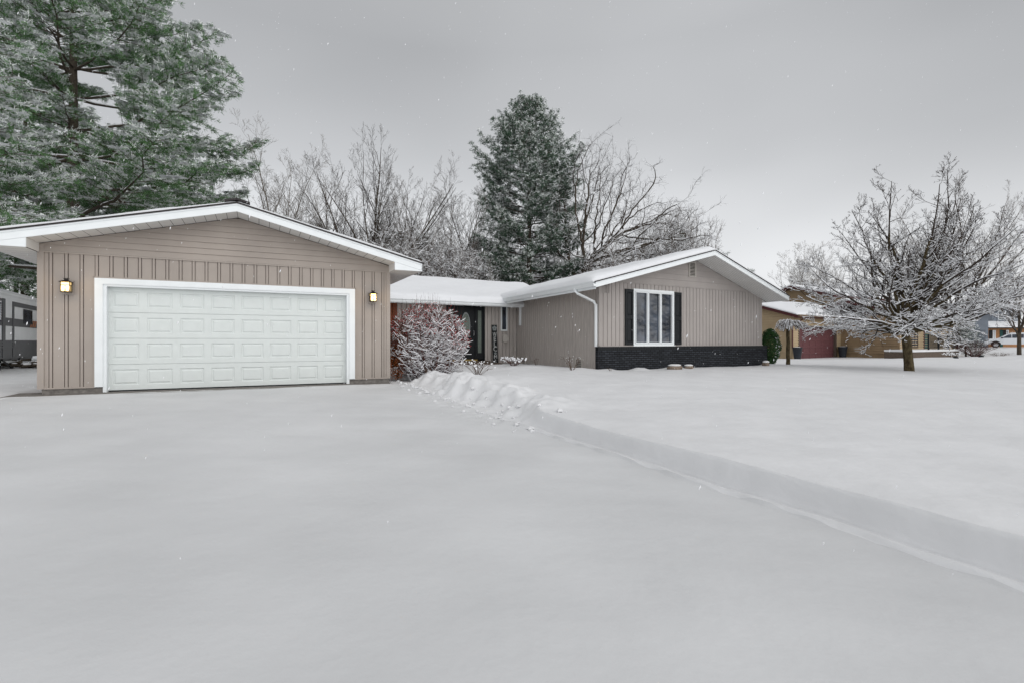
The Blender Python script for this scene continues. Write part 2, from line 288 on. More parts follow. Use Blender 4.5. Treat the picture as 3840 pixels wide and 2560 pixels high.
def height(x, y):
    x = np.asarray(x, float); y = np.asarray(y, float); s, t = st(x, y)
    num = 0; den = 0
    for a, b, c in CP:
        w = 1/(((x-a)**2+(y-b)**2)+2.0)**1.6; num = num+w*c; den = den+w
    yard = num/den+.035*wav(x*.6, y*.6, _w)+.004*wav(x, y, _w2)
    bx = 0
    for a, b, r, h in BUMPS: bx = bx+h*np.exp(-((x-a)**2+(y-b)**2)/(r*r))
    mess = sstep(4.4, 5.4, t)*(1-sstep(11.5, 13, t))
    yard = yard+bx*(1+.25*wav(x*1.2, y*1.2, _w2)*.35)+mess*np.exp(-((s-.35)/.55)**2)*(.07+.03*wav(x, y, _w2))
    drv = -.15+.12*sstep(3.5, 10.6, t)+.008*wav(x, y, _w)
    # faint old wheel lines and wind ripples on the drive
    drv = drv+.004*wav(x*.5, y*1.3, _w2)
    # drive edge: shovelled wall, a low ledge and crumbled beyond
    off = .022*np.sin(t*1.3+1)+.012*np.sin(t*3.7)+.008*np.sin(t*9)+.006*np.sin(t*17+2)+mess*(.12*np.sin(t*2.1+.6)+.05*np.sin(t*5.3+s*6)+.045*np.sin(t*11-s*9+1)+.03*np.sin(t*19+s*21))
    crisp = 1-mess; s2 = s-off*(.35+.65*mess)
    chunk = mess*.016*(np.abs(np.sin(x*9+2*np.sin(y*5)))+np.abs(np.sin(y*11+1.5*np.sin(x*7+1)))-1.1)+mess*.008*np.sin(x*23+y*9)*np.sin(y*19-x*7); yard = yard+chunk*np.exp(-((s-.3)/.8)**2)*1.8
    drv = drv+chunk*np.exp(-((s+.25)/.35)**2)*1.4
    wall = sstep(0, .045+.5*mess, s2)
    led = sstep(-.11, -.085, s2+.012*np.sin(t*7)+.01*np.sin(t*15+1))*crisp
    lift = .035*led*(1-wall)
    z = drv*(1-wall)+yard*wall+lift
    z = z-crisp*.02*np.exp(-((s2+.02)/.025)**2)
    # left border of the drive and the flat entry beside the garage
    lb = sstep(-7.15, -7.9, s+.1*np.sin(t*1.7)+.05*np.sin(t*4.1)); z = np.where(s < -3, drv*(1-lb)+yard*lb, z)
    en = sstep(10.6, 11.1, t)*(1-sstep(11.75, 12.2, t))*sstep(-.7, -.4, s)*(1-sstep(1.0, 1.7, s)); z = z*(1-en)+(-.03)*en
    # bare apron right at the garage front: snow sinks under the slab
    gx, gy = x-GF.o[0], y-GF.o[1]; det = GF.u[0]*GF.v[1]-GF.u[1]*GF.v[0]
    gu = (gx*GF.v[1]-gy*GF.v[0])/det; gv = (GF.u[0]*gy-GF.u[1]*gx)/det
    fr_ = sstep(-.36, -.31, gv+.03*np.sin(gu*2.1)+.02*np.sin(gu*6.3)+.01*np.sin(gu*13))*sstep(-.55, -.40, gu)*(1-sstep(6.55, 6.66, gu))*(1-sstep(6, 6.2, gv))
    near = sstep(-.9, -.36, gv)*sstep(-.5, -.3, gu)*(1-sstep(6.6, 7.2, gu))*(gv < .5)
    z = z*(1-near*.8)+(-.004)*near*.8
    return z*(1-fr_)+(-.14)*fr_
def gz(x, y): return float(height(np.array([x]), np.array([y]))[0])
def nonuni(bps):
    o = []
    for a, b, h in bps: o += list(np.arange(a, b-1e-6, h))
    return np.array(o+[bps[-1][1]])
far = [30, 34, 39, 45, 52, 60, 70, 82, 100, 130, 170, 230, 320, 450, 700, 1200]
S = np.concatenate([-np.array(far[::-1]), nonuni([(-27, -12, .8), (-12, -8.4, .2), (-8.4, -6.8, .08), (-6.8, -1, .14), (-1, -.16, .06), (-.16, .12, .012), (.12, 1.3, .05), (1.3, 6, .1), (6, 14, .25), (14, 29, .7)]), far])
T = np.concatenate([[-60, -40, -30, -22, -16, -12, -9, -7, -5.5, -4.5, -3.8], nonuni([(-3.2, 4.2, .08), (4.2, 10.4, .06), (10.4, 12.6, .035), (12.6, 18, .1), (18, 30, .4)]), np.array(far)+1.5])
SS, TT = np.meshgrid(S, T, indexing='ij'); GX = DS[0]+DN[0]*SS+DT[0]*TT; GY = DS[1]+DN[1]*SS+DT[1]*TT; GZ = height(GX, GY)
V = np.stack([GX, GY, GZ], -1).reshape(-1, 3); nT = len(T)
i, j = np.meshgrid(np.arange(len(S)-1), np.arange(nT-1), indexing='ij'); A = (i*nT+j).ravel(); F = np.stack([A, A+nT, A+nT+1, A+1], 1)
sc_ = (SS[:-1, :-1]+SS[1:, 1:]).ravel()/2; tcn = (TT[:-1, :-1]+TT[1:, 1:]).ravel()/2
isd = (sc_ < -.10) & (sc_ > -7.3) & (tcn < 10.9)
def submesh(mask, name, m):
    F2 = F[mask]; idx, inv = np.unique(F2, return_inverse=True); mb = MB(); mb.add(V[idx], inv.reshape(-1, 4)); o = mb.build(name, m, smooth=True); o['kind'] = 'structure'; return o
submesh(~isd, 'snowy_ground', 'snow'); submesh(isd, 'driveway', 'drive_snow')

# crumbs of broken snow along the shovelled edge
rng = np.random.default_rng(17); mb = MB()
for k in range(140):
    t = 4.2+7.2*rng.random(); s_ = -.12-.35*rng.random()**2 if k % 3 else .0+.35*rng.random(); x = DS[0]+DN[0]*s_+DT[0]*t; y = DS[1]+DN[1]*s_+DT[1]*t; r_ = .010+.04*rng.random()**3
    blob(mb, (x, y, gz(x, y)+r_*.35), (r_*(.8+.6*rng.random()), r_*(.8+.6*rng.random()), r_*.75), rng, 0, 6, 4, .3)
tag(mb.build('snow_crumbs', 'snow'), kind='stuff')
# ------------------------------------------------------------------ garage
GW = 6.64; GD = 6.5
gar = thing('garage', (*GF.P(GW/2, 0, 0)[:2], 0), 'taupe sided two-car garage with a white overhead door and thin roof snow', 'garage')
mb = MB(); vboards(mb, GF, 'u', 0, .10, .86, .10, 2.72, 'bb'); vboards(mb, GF, 'u', 0, 5.80, GW-.09, .10, 2.72, 'bb'); vboards(mb, GF, 'u', 0, .86, 5.80, 2.27, 2.72, 'bb')
mb.box(GF, 0, .10, -.02, .1, .09, 2.86); mb.box(GF, GW-.09, GW, -.02, .1, .09, 2.86)          # corner posts
mb.box(GF, .10, .86, -.022, 0, .085, .115); mb.box(GF, 5.80, GW-.09, -.022, 0, .085, .115)
mb.box(GF, .10, GW-.09, -.026, .0, 2.705, 2.735); mb.box(GF, .84, 5.82, -.018, .0, 2.258, 2.285)
mb.box(GF, .835, .862, -.018, .0, .10, 2.285); mb.box(GF, 5.80, 5.827, -.018, .0, .10, 2.285)
mb.box(GF, 0, .05, .1, GD, .09, 2.9); mb.box(GF, GW-.05, GW, .1, GD, .09, 2.9); mb.box(GF, 0, GW, GD, GD+.05, .09, 2.9)
AP = 3.34; gsl = .254; gzt = lambda u: 3.90-gsl*abs(u-AP)      # roof top line
gzb = lambda u: gzt(u)-.19
def grange(z): d = max(0, (3.71-z)/gsl); return (max(.02, AP-d), min(GW-.02, AP+d))
wl = mb.build('wall', 'taupe', gar)
mb = MB(); laps(mb, GF, 'u', 0, 2.735, 3.70, .128, grange)
mb.prism([GF.P(0.03, .2, 2.7), GF.P(GW-.03, .2, 2.7), GF.P(AP, .2, 3.71)], [GF.P(0.03, .24, 2.7), GF.P(GW-.03, .24, 2.7), GF.P(AP, .24, 3.71)])
mb.build('gable', 'taupe', gar)
for a, b in ((.06, 1.02), (5.62, GW-.02)): mb = MB(); mb.box(GF, a, b, .01, .2, -.15, .085); mb.build('foundation', 'concrete', gar)
mb = MB(); mb.box(GF, -.42, GW-.02, -.50, .5, -.2, -.012); tag(mb.build('garage_apron', 'concrete'), kind='structure')
# roof
rf = MB()
E0, E1, EV0, EV1 = -.62, 7.27, -.6, GD+.4
def slab(mb, fr, ulist, zt, th, v0, v1, mi=0):
    A = [fr.P(u, v0, zt(u)) for u in ulist]+[fr.P(u, v0, zt(u)-th) for u in ulist[::-1]]
    B = [fr.P(u, v1, zt(u)) for u in ulist]+[fr.P(u, v1, zt(u)-th) for u in ulist[::-1]]
    n = len(ulist); k = 2*n
    mb.add(A+B, [(i, (i+1) % k, k+(i+1) % k, k+i) for i in range(k)], mi)
    q = [(i, k-1-i, k-2-i, i+1) for i in range(n-1)]; mb.add(A, q, mi); mb.add(B, [t[::-1] for t in q], mi)
slab(rf, GF, [E0-.03, AP, E1+.03], lambda u: gzt(u)+.014, .03, EV0-.03, EV1+.02, 0)
roof = rf.build('roof', 'shingle', gar)
mb = MB(); slab(mb, GF, [E0, AP, E1], lambda u: gzt(u)-.017, .165, EV0, EV0+.03)
# lower ledge line on the fascia, drip edge, eave fascias and boxed ends
slab(mb, GF, [E0, AP, E1], lambda u: gzt(u)-.017, .035, EV0-.012, EV0)
mb.box(GF, E0, E0+.02, EV0, EV1, gzb(E0), gzt(E0)-.02); mb.box(GF, E1-.02, E1, EV0, EV1, gzb(E1), gzt(E1)-.02)
A_ = lambda a, b, v: [GF.P(a, v, 2.70), GF.P(b, v, 2.70), GF.P(b, v, gzb(b)+.004), GF.P(a, v, gzb(a)+.004)]
mb.hexa(A_(6.61, E1-.001, EV0+.001), A_(6.61, E1-.001, EV0+.031)); mb.hexa(A_(E0+.001, .03, EV0+.001), A_(E0+.001, .03, EV0+.031))
mb.build('fascia', 'white', gar)
mb = MB()
def soff(mb, fr, u0, u1, zb, v0, v1, w=.30, gap=.008):   # V-jointed soffit strips
    v = v0
    n = max(1, int(round(abs(v1-v0)/w)))
    for i in range(n):
        a = v0+(v1-v0)*i/n+gap/2; b = v0+(v1-v0)*(i+1)/n-gap/2
        mb.add([fr.P(u0, a, zb(u0)), fr.P(u1, a, zb(u1)), fr.P(u1, b, zb(u1)), fr.P(u0, b, zb(u0))], [(0, 3, 2, 1)])
def soffu(mb, fr, u0, u1, zb, v0, v1, w=.20, gap=.007):
    n = max(1, int(round(abs(u1-u0)/w)))
    for i in range(n):
        a = u0+(u1-u0)*i/n+gap/2; b = u0+(u1-u0)*(i+1)/n-gap/2
        mb.add([fr.P(a, v0, zb(a)), fr.P(b, v0, zb(b)), fr.P(b, v1, zb(b)), fr.P(a, v1, zb(a))], [(0, 3, 2, 1)])
slab(mb, GF, [E0+.03, AP, E1-.03], lambda u: gzt(u)-.12, .03, EV0+.03, EV1, 1)  # dark sheet added above the strips, colouring their gaps as if shaded
soffu(mb, GF, .03, AP, lambda u: gzb(u)+.012, EV0+.03, .0); soffu(mb, GF, AP, 6.61, lambda u: gzb(u)+.012, EV0+.03, .0)
soff(mb, GF, 6.62, E1-.02, lambda u: 2.705, EV0+.03, EV1); soff(mb, GF, E0+.02, .0, lambda u: 2.705, EV0+.03, EV1)
for a in (6.61, .03): mb.add([GF.P(a, EV0+.03, 2.705), GF.P(a, 0, 2.705), GF.P(a, 0, gzb(a)+.02), GF.P(a, EV0+.03, gzb(a)+.02)], [(0, 1, 2, 3)])
mb.build('soffit', ['soffit', 'shingle'], gar)
snowroof(GF, [(E0-.02, gzt(E0)+.012), (AP, gzt(AP)+.012), (E1+.02, gzt(E1)+.012)], EV0+.01, EV1, .055, .05, .05, .06, .1, 1, amp=.012, rake0=.6).build('snow_cover', 'roof_snow', roof, smooth=True)
mb = MB(); slab(mb, GF, [AP-.22, AP, AP+.24], lambda u: gzt(u)+.095, .045, EV0-.035, EV0+.2)
mb.build('ridge_vent', 'shingle', roof)
# white door casing and the overhead door
mb = MB(); mb.box(GF, .864, .995, -.035, .03, .10, 2.256); mb.box(GF, 5.67, 5.798, -.035, .03, .10, 2.256); mb.box(GF, .995, 5.67, -.035, .03, 2.14, 2.256)
mb.box(GF, .99, 1.05, -.01, .15, -.01, 2.14); mb.box(GF, 5.615, 5.675, -.01, .15, -.01, 2.14); mb.box(GF, 1.05, 5.615, -.01, .15, 2.10, 2.142)
mb.build('door_frame', 'white', gar)
mb = MB(); D0, D1, DZ0, DZ1, DV = 1.045, 5.62, .01, 2.115, .13
nr, nc = 4, 8; sh = (DZ1-DZ0)/nr; cw = (D1-D0)/nc
for r in range(nr):
    z0, z1 = DZ0+r*sh+.004, DZ0+(r+1)*sh-.004
    mb.add([GF.P(D0, DV+.02, z0-.004), GF.P(D1, DV+.02, z0-.004), GF.P(D1, DV+.004, z0), GF.P(D0, DV+.004, z0)], [(0, 1, 2, 3)]); mb.add([GF.P(D0, DV+.004, z1), GF.P(D1, DV+.004, z1), GF.P(D1, DV+.02, z1+.004), GF.P(D0, DV+.02, z1+.004)], [(0, 1, 2, 3)])
    for c in range(nc):
        a, b = D0+c*cw, D0+(c+1)*cw
        rects = [(a, b, z0, z1, 0), (a+.065, b-.065, z0+.10, z1-.10, 0), (a+.08, b-.08, z0+.115, z1-.115, .016), (a+.095, b-.095, z0+.13, z1-.13, .016), (a+.12, b-.12, z0+.155, z1-.155, .002)]
        V_ = []
        for (p, q, w_, x, d) in rects: V_ += [GF.P(p, DV+.004+d, w_), GF.P(q, DV+.004+d, w_), GF.P(q, DV+.004+d, x), GF.P(p, DV+.004+d, x)]
        F_ = [(k*4+i, k*4+(i+1) % 4, k*4+4+(i+1) % 4, k*4+4+i) for k in range(4) for i in range(4)]+[(16, 17, 18, 19)]
        mb.add(V_, F_)
gd = mb.build('garage_door', 'door_white', gar)
mb = MB(); mb.box(GF, D0, D1, DV-.01, DV+.05, -.012, .012); mb.build('bottom_seal', 'black', gd)
# two lanterns
def lantern(u, z, label):
    o = Vector(GF.P(u, 0, z-.12)); t = thing('wall_lantern', o, label, 'wall lamp', 'wall lanterns beside the garage door')
    pl = bpy.data.lights.new('lantern_light', 'POINT'); pl.energy = 2.2; pl.color = (1, .72, .38); pl.shadow_soft_size = .05; po = bpy.data.objects.new('lantern_light', pl); C.objects.link(po); po.parent = t; po.location = Vector(GF.P(u, -.27, z-.03))-o
    m = MB(); m.box(GF, u-.085, u+.085, -.035, -.012, z-.17, z+.11); m.build('mounting_block', 'taupe', t)
    m = MB(); c = -.125
    m.box(GF, u-.03, u+.03, -.10, -.035, z-.02, z+.06); m.box(GF, u-.055, u+.055, -.05, -.036, z-.08, z+.07)
    for a in (-.066, .066):
        for b in (-.066, .066): m.box(GF, u+a-.006, u+a+.006, c+b-.006, c+b+.006, z-.12, z+.06)
    m.box(GF, u-.074, u+.074, c-.074, c+.074, z-.13, z-.117)
    for d in (-1, 1):
        m.box(GF, u-.066, u+.066, c+d*.068-.004, c+d*.068+.004, z-.005, z+.006); m.box(GF, u+d*.068-.004, u+d*.068+.004, c-.066, c+.066, z-.005, z+.006)
        m.box(GF, u-.005, u+.005, c+d*.068-.004, c+d*.068+.004, z-.117, z-.005); m.box(GF, u+d*.068-.004, u+d*.068+.004, c-.005, c+.005, z-.117, z-.005)
    m.build('cage', 'metal_dark', t)
    m = MB(); A = [GF.P(u+a*.1, c+b*.1, z+.06) for a, b in ((-1, -1), (1, -1), (1, 1), (-1, 1))]; B = [GF.P(u+a*.025, c+b*.025, z+.105) for a, b in ((-1, -1), (1, -1), (1, 1), (-1, 1))]
    m.hexa(A, B); m.box(GF, u-.025, u+.025, c-.025, c+.025, z+.105, z+.125); m.box(GF, u-.04, u+.04, c-.04, c+.04, z+.125, z+.135); m.build('cap', 'metal_dark', t)
    m = MB(); m.box(GF, u-.06, u+.06, c-.06, c+.06, z-.115, z+.058); m.build('glass', 'glow', t)
lantern(.46, 2.075, 'lit lantern on the siding left of the white garage door')
lantern(6.20, 2.09, 'lit lantern on the siding right of the white garage door')

# ------------------------------------------------------------------ house
HW = 7.935; HD = 11.0; HA = 4.18
hzt = lambda u: 4.025-(.268*(HA-u) if u < HA else .328*(u-HA))
hzb = lambda u: hzt(u)-.17
house = thing('ranch_house', (*HF.P(HW/2, 0, 0)[:2], 0), 'long taupe ranch house with black shutters, dark brick base and deep roof snow', 'house')
TZ = 2.87
mb = MB(); WL, WR, WB, WT = 1.385, 3.15, .875, 2.665
vboards(mb, HF, 'u', 0, .11, WL, .87, TZ, 'vg'); vboards(mb, HF, 'u', 0, WR, HW-.05, .87, TZ-.02, 'vg'); vboards(mb, HF, 'u', 0, WL, WR, WT, TZ, 'vg')
mb.box(HF, -.012, .11, -.014, .1, .86, 2.74); mb.box(HF, HW-.05, HW+.005, -.014, .1, .86, 2.63)
mb.box(HF, .3, 7.45, -.02, -.001, TZ-.018, TZ+.012)
mb.box(HF, -.02, HW+.01, -.05, .05, .842, .872)
mb.box(HF, 0, HW, .18, .2, .3, 2.6, 0)
mb.box(HF, HW-.03, HW, .1, HD, -.1, 2.62); mb.box(HF, 0, HW, HD, HD+.05, -.1, 2.62); mb.box(HF, 0, .1, 5.67, HD, -.1, 2.7)
mb.build('wall', 'mauve', house)
mb = MB(); hr = lambda z: (max(0, HA-max(0, (3.855-z))/.268), min(HW-.01, HA+max(0, (3.855-z))/.328))
laps(mb, HF, 'u', 0, TZ+.012, 3.85, .196, hr, proud=.014)
mb.prism([HF.P(.03, .2, 2.5), HF.P(HW-.03, .2, 2.5), HF.P(HA, .2, 3.85)], [HF.P(.03, .24, 2.5), HF.P(HW-.03, .24, 2.5), HF.P(HA, .24, 3.85)])
mb.add([HF.P(0, .0, 2.5), HF.P(.4, 0, 2.5), HF.P(.4, 0, TZ), HF.P(.4, 0, 2.85), HF.P(0, 0, 2.74)], [(0, 1, 2, 3, 4)])
mb.build('gable', 'mauve', house)
mb = MB(); vboards(mb, HF, 'v', 0, .05, 5.66, -.1, 2.735, 'vg'); mb.build('side_wall', 'mauve_lightened', house)
mb = MB(); mb.box(HF, -.15, 8.09, -.13, .0, -.3, .80, 0); mb.box(HF, -.155, 8.095, -.14, .0, .80, .843, 0)
m_ = MB()
for k in range(int(8.2/.075)):    # soldier course of bricks on edge
    u = -.15+k*.0755; m_.box(HF, u+.006, u+.069, -.147, -.10, .735, .838)
m_.box(HF, -.15, 8.09, -.136, -.05, .73, .84)
bb = mb.build('brick_base', 'brick', house); m_.build('soldier_course', 'black', bb)
# front window with shutters
wf = MB(); fo = -.045
wf.box(HF, WL-.02, WR+.02, fo, .1, WT-.06, WT+.02); wf.box(HF, WL-.02, WR+.02, fo, .1, WB-.005, WB+.05); wf.box(HF, WL-.02, WL+.03, fo, .1, WB+.05, WT-.06); wf.box(HF, WR-.03, WR+.02, fo, .1, WB+.05, WT-.06)
ww = (WR-WL-.08)/3
for k in range(3):
    a = WL+.04+k*ww; b = a+ww
    wf.box(HF, a+.010, a+.040, fo-.008, .06, WB+.06, WT-.07); wf.box(HF, b-.040, b-.010, fo-.008, .06, WB+.06, WT-.07)
    wf.box(HF, a+.040, b-.040, fo-.008, .06, WB+.055, WB+.092); wf.box(HF, a+.040, b-.040, fo-.008, .06, WT-.098, WT-.065)
    if k: wf.box(HF, a-.010, a+.010, fo+.006, .06, WB+.05, WT-.06)
win = MB(); 
wo = wf.build('window', 'white', house)
for k in range(3):
    a = WL+.04+k*ww; b = a+ww; m = MB(); m.box(HF, a+.03, b-.03, .015, .03, WB+.08, WT-.08); m.build('pane', 'glass', wo)
mb = MB(); mb.box(HF, WL-.05, WR+.05, -.075, .0, WB-.03, WB-.006); mb.build('sill', 'white', wo)
def shutter(u0, u1):
    m = MB(); z0, z1 = .885, 2.66; zm = (z0+z1)/2
    m.box(HF, u0, u0+.06, -.045, -.002, z0, z1); m.box(HF, u1-.06, u1, -.045, -.002, z0, z1)
    for a, b in ((z0, z0+.09), (zm-.06, zm+.06), (z1-.09, z1)): m.box(HF, u0+.06, u1-.06, -.045, -.002, a, b)
    for a, b in ((z0+.09, zm-.06), (zm+.06, z1-.09)):
        m.box(HF, u0+.06, u1-.06, -.022, -.002, a, b); m.hexa([HF.P(u0+.075, -.022, a+.015), HF.P(u1-.075, -.022, a+.015), HF.P(u1-.075, -.022, b-.015), HF.P(u0+.075, -.022, b-.015)],
            [HF.P(u0+.1, -.038, a+.045), HF.P(u1-.1, -.038, a+.045), HF.P(u1-.1, -.038, b-.045), HF.P(u0+.1, -.038, b-.045)])
    m.build('shutter', 'black', house)
shutter(1.02, 1.355); shutter(3.185, 3.53)
mb = MB(); gu0, gu1, gz0, gz1 = 3.90, 4.24, 3.26, 3.72
mb.box(HF, gu0, gu0+.04, -.045, 0, gz0, gz1); mb.box(HF, gu1-.04, gu1, -.045, 0, gz0, gz1); mb.box(HF, gu0, gu1, -.045, 0, gz0-.03, gz0); mb.box(HF, gu0, gu1, -.045, 0, gz1, gz1+.03)
for k in range(9):
    z = gz0+.02+k*(gz1-gz0-.02)/9; mb.hexa([HF.P(gu0+.04, -.04, z), HF.P(gu1-.04, -.04, z), HF.P(gu1-.04, -.018, z+.03), HF.P(gu0+.04, -.018, z+.03)], [HF.P(gu0+.04, -.035, z), HF.P(gu1-.04, -.035, z), HF.P(gu1-.04, -.012, z+.03), HF.P(gu0+.04, -.012, z+.03)])
gv_ = mb.build('gable_vent', 'util', house); mb = MB(); mb.box(HF, gu0+.03, gu1-.03, -.012, -.002, gz0, gz1); mb.build('vent_screen', 'black', gv_)
# main roof
HV0 = -.9; HE0, HE1 = -.80, 8.27
mb = MB(); slab(mb, HF, [HE0-.02, HA, HE1+.03], lambda u: hzt(u)+.014, .03, HV0-.03, HD+.6); hroof = mb.build('roof', 'shingle', house)
mb = MB(); slab(mb, HF, [HE0, HA, HE1], lambda u: hzt(u)-.017, .15, HV0, HV0+.03)
slab(mb, HF, [HE0, HA, HE1], lambda u: hzt(u)-.017, .03, HV0-.012, HV0)
mb.box(HF, HE1-.02, HE1, HV0+.03, HD+.6, hzb(HE1), hzt(HE1)-.02); mb.box(HF, HE0, HE0+.02, HV0+.03, 6.4, hzb(HE0)-.04, hzt(HE0)-.02)
mb.build('fascia', 'white', house)
mb = MB(); slab(mb, HF, [HE0+.03, HA, HE1-.03], lambda u: hzt(u)-.11, .03, HV0+.03, HD+.55, 1)  # same dark backing, putting shade into the soffit joints
soff(mb, HF, HA, HE1-.02, lambda u: hzb(u)+.012, HV0+.03, 0.0, w=.10, gap=.007); soff(mb, HF, HE0+.02, HA, lambda u: hzb(u)+.012, HV0+.03, 0.0, w=.10, gap=.007)
mb.add([HF.P(HE0+.02, .0, hzb(HE0)), HF.P(.02, 0, hzb(.02)), HF.P(.02, 6.4, hzb(.02)), HF.P(HE0+.02, 6.4, hzb(HE0))], [(0, 3, 2, 1)])
mb.add([HF.P(HE1-.02, .0, hzb(HE1)), HF.P(HW, 0, hzb(HW)), HF.P(HW, HD, hzb(HW)), HF.P(HE1-.02, HD, hzb(HE1))], [(0, 1, 2, 3)])
mb.build('soffit', ['soffit', 'shingle'], house)
snowroof(HF, [(HE0-.13, hzt(HE0-.13)+.0), (HA, hzt(HA)+.012), (HE1+.01, hzt(HE1)+.012)], HV0+.03, HD+.5, .20, .28, .06, .5, .3, 3, nv=110, ns=90, amp=.022, rake0=.12).build('snow_cover', 'roof_snow', hroof, smooth=True)
def gutter(fr, axis, c, a0, a1, zt, h=.115, w=.12, name='gutter', parent=house):
    m = MB(); pr = [(0, 0), (0, -h*.95), (.02, -h), (w*.62, -h), (w*.78, -h*.62), (w*.8, -h*.4), (w, -h*.12), (w, 0), (w-.012, 0), (w-.012, -.02), (w*.7, -h*.5), (.02, -h*.6)]
    f = (lambda a, d, z: fr.P(a, c-d, z)) if axis == 'u' else (lambda a, d, z: fr.P(c-d, a, z))
    m.prism([f(a0, d, zt+z) for d, z in pr], [f(a1, d, zt+z) for d, z in pr]); return m.build(name, 'white', parent)
gutter(HF, 'v', HE0, HV0-.02, 6.15, 2.70, h=.15, w=.13)
# wing between house and garage
WV = 5.66; WU0 = -6.35
WE = 5.1; WRV = 9.3
wz = lambda v: 2.50+.30*(v-WE) if v < WRV else 2.50+.30*(WRV-WE)-.30*(v-WRV)
mb = MB(); du0, du1 = -3.10, -1.47
mb = MB(); vboards(mb, HF, 'u', WV, du1, -.02, .12, 2.5, 'vg'); vboards(mb, HF, 'u', WV, -5.0, du0, .12, 2.5, 'vg')
mb.box(HF, WU0, 0, WV+2.0, WV+2.05, -.1, 3.0); mb.box(HF, WU0, WU0+.06, WV, WV+7, -.1, 2.6); mb.box(HF, WU0, 0, WV+7, WV+7.05, -.1, 2.6)
mb.build('wing_wall', 'mauve_lightened', house)
mb = MB(); vboards(mb, HF, 'u', WV, WU0, -5.0, .05, 2.5, 'vg'); mb.build('cedar_wall', 'cedar', house)
mb = MB(); mb.box(HF, -5.0, 0, WV-.02, WV+.2, -.2, .125); mb.build('foundation', 'concrete', house)
mb = MB()
def slabv(mb, vl, zt, th, u0, u1, mi=0):
    A = [HF.P(u0, v, zt(v)) for v in vl]+[HF.P(u0, v, zt(v)-th) for v in vl[::-1]]; B = [HF.P(u1, v, zt(v)) for v in vl]+[HF.P(u1, v, zt(v)-th) for v in vl[::-1]]
    n = len(vl); k = 2*n; mb.add(A+B, [(i, k+i, k+(i+1) % k, (i+1) % k) for i in range(k)], mi); q = [(i, i+1, k-2-i, k-1-i) for i in range(n-1)]; mb.add(A, q, mi); mb.add(B, [t[::-1] for t in q], mi)
slabv(mb, [WE, WRV, 13.4], lambda v: wz(v)+.014, .05, WU0-.1, -.02); slabv(mb, [6.4, WRV, 12.5], lambda v: wz(v)+.012, .05, -.02, 2.2)
wroof = mb.build('wing_roof', 'shingle', house)
mb = MB(); mb.box(HF, WU0-.1, -.03, WE, WE+.03, wz(WE)-.15, wz(WE)-.01); mb.add([HF.P(WU0, WE, 2.37), HF.P(-.02, WE, 2.37), HF.P(-.02, WV, 2.43), HF.P(WU0, WV, 2.43)], [(0, 3, 2, 1)])
mb.build('wing_fascia', 'white', house)
gutter(HF, 'u', WE, WU0-.1, .0+.08, 2.50, h=.13, w=.12)
snowroof(HF, [(WE-.11, wz(WE-.1)+.0), (WRV, wz(WRV)+.012), (13.3, wz(13.3)+.012)], WU0-.1, 2.3, .20, .30, .1, .1, .1, 7, nv=90, ns=70, amp=.02, swap=True).build('snow_cover', 'roof_snow', wroof, smooth=True)
# downspouts
def dsp(pts, w=.075, h=.055, name='downspout'):
    m = MB(); sqtube(m, pts, w, h); return m.build(name, 'white', house)
v0_, z0_ = HF.pv(2168, 1082, -.75); v1_, z1_ = HF.pv(2236, 1122, -.07)
dsp([HF.P(-.86, v0_, 2.58), HF.P(-.86, v0_, 2.50), HF.P(-.80, v0_-.06, 2.42), HF.P(-.10, .14, 2.22), HF.P(-.06, .09, 2.12), HF.P(-.06, .09, .86)])
dsp([HF.P(-.05, 5.25, 2.40), HF.P(-.05, 5.28, 1.66)], .08, .06)
# front door in the wing
DZ, DT_ = .30, 2.36
door = MB(); V_d = WV
mb = MB(); mb.box(HF, du0, du0+.06, V_d-.03, V_d+.1, DZ-.05, 2.45); mb.box(HF, du1-.06, du1, V_d-.03, V_d+.1, DZ-.05, 2.45); mb.box(HF, du0, du1, V_d-.03, V_d+.1, DT_, 2.45)
mb.box(HF, du0+.36, du0+.42, V_d-.03, V_d+.1, DZ-.05, DT_); mb.box(HF, du1-.42, du1-.36, V_d-.03, V_d+.1, DZ-.05, DT_)
entry = mb.build('entrance_frame', 'black', house)
def sidelight(a, b):
    m = MB(); m.box(HF, a, b, V_d+.02, V_d+.06, DZ, .55); m.box(HF, a, b, V_d+.02, V_d+.06, 2.22, DT_); m.box(HF, a, a+.07, V_d+.02, V_d+.06, .55, 2.22); m.box(HF, b-.07, b, V_d+.02, V_d+.06, .55, 2.22)
    o = m.build('sidelight', 'black', house); m = MB(); m.box(HF, a+.07, b-.07, V_d+.035, V_d+.045, .55, 2.22); m.build('pane', 'oval_glass', o)
sidelight(du0+.06, du0+.36); sidelight(du1-.36, du1-.06)
a, b = du0+.42, du1-.42; cx = (a+b)/2
mb = MB(); mb.box(HF, a, b, V_d+.01, V_d+.055, DZ, DT_)
for q, w_ in ((.56, .10),):
    mb.box(HF, a+.12, b-.12, V_d-.002, V_d+.01, .42, .62)
dr = mb.build('front_door', 'black', house)
cz = 1.62; rx, rz = .17, .47; n = 32
ring = lambda s_, d: [HF.P(cx+rx*s_*math.cos(t), V_d+d, cz+rz*s_*math.sin(t)) for t in np.linspace(0, 2*np.pi, n, endpoint=False)]
mb = MB(); mb.add(ring(1, .004)+ring(1, .012), [(i, (i+1) % n, n+(i+1) % n, n+i) for i in range(n)]); mb.add(ring(1, .004), [tuple(range(n))]); mb.build('oval_pane', 'oval_glass', dr)
mb = MB(); A1 = ring(1.1, -.004); A2 = ring(.95, -.004); mb.add(A1+A2, [(i, (i+1) % n, n+(i+1) % n, n+i) for i in range(n)]); mb.add(ring(1.1, -.004)+ring(1.1, .01), [(i, (i+1) % n, n+(i+1) % n, n+i) for i in range(n)])
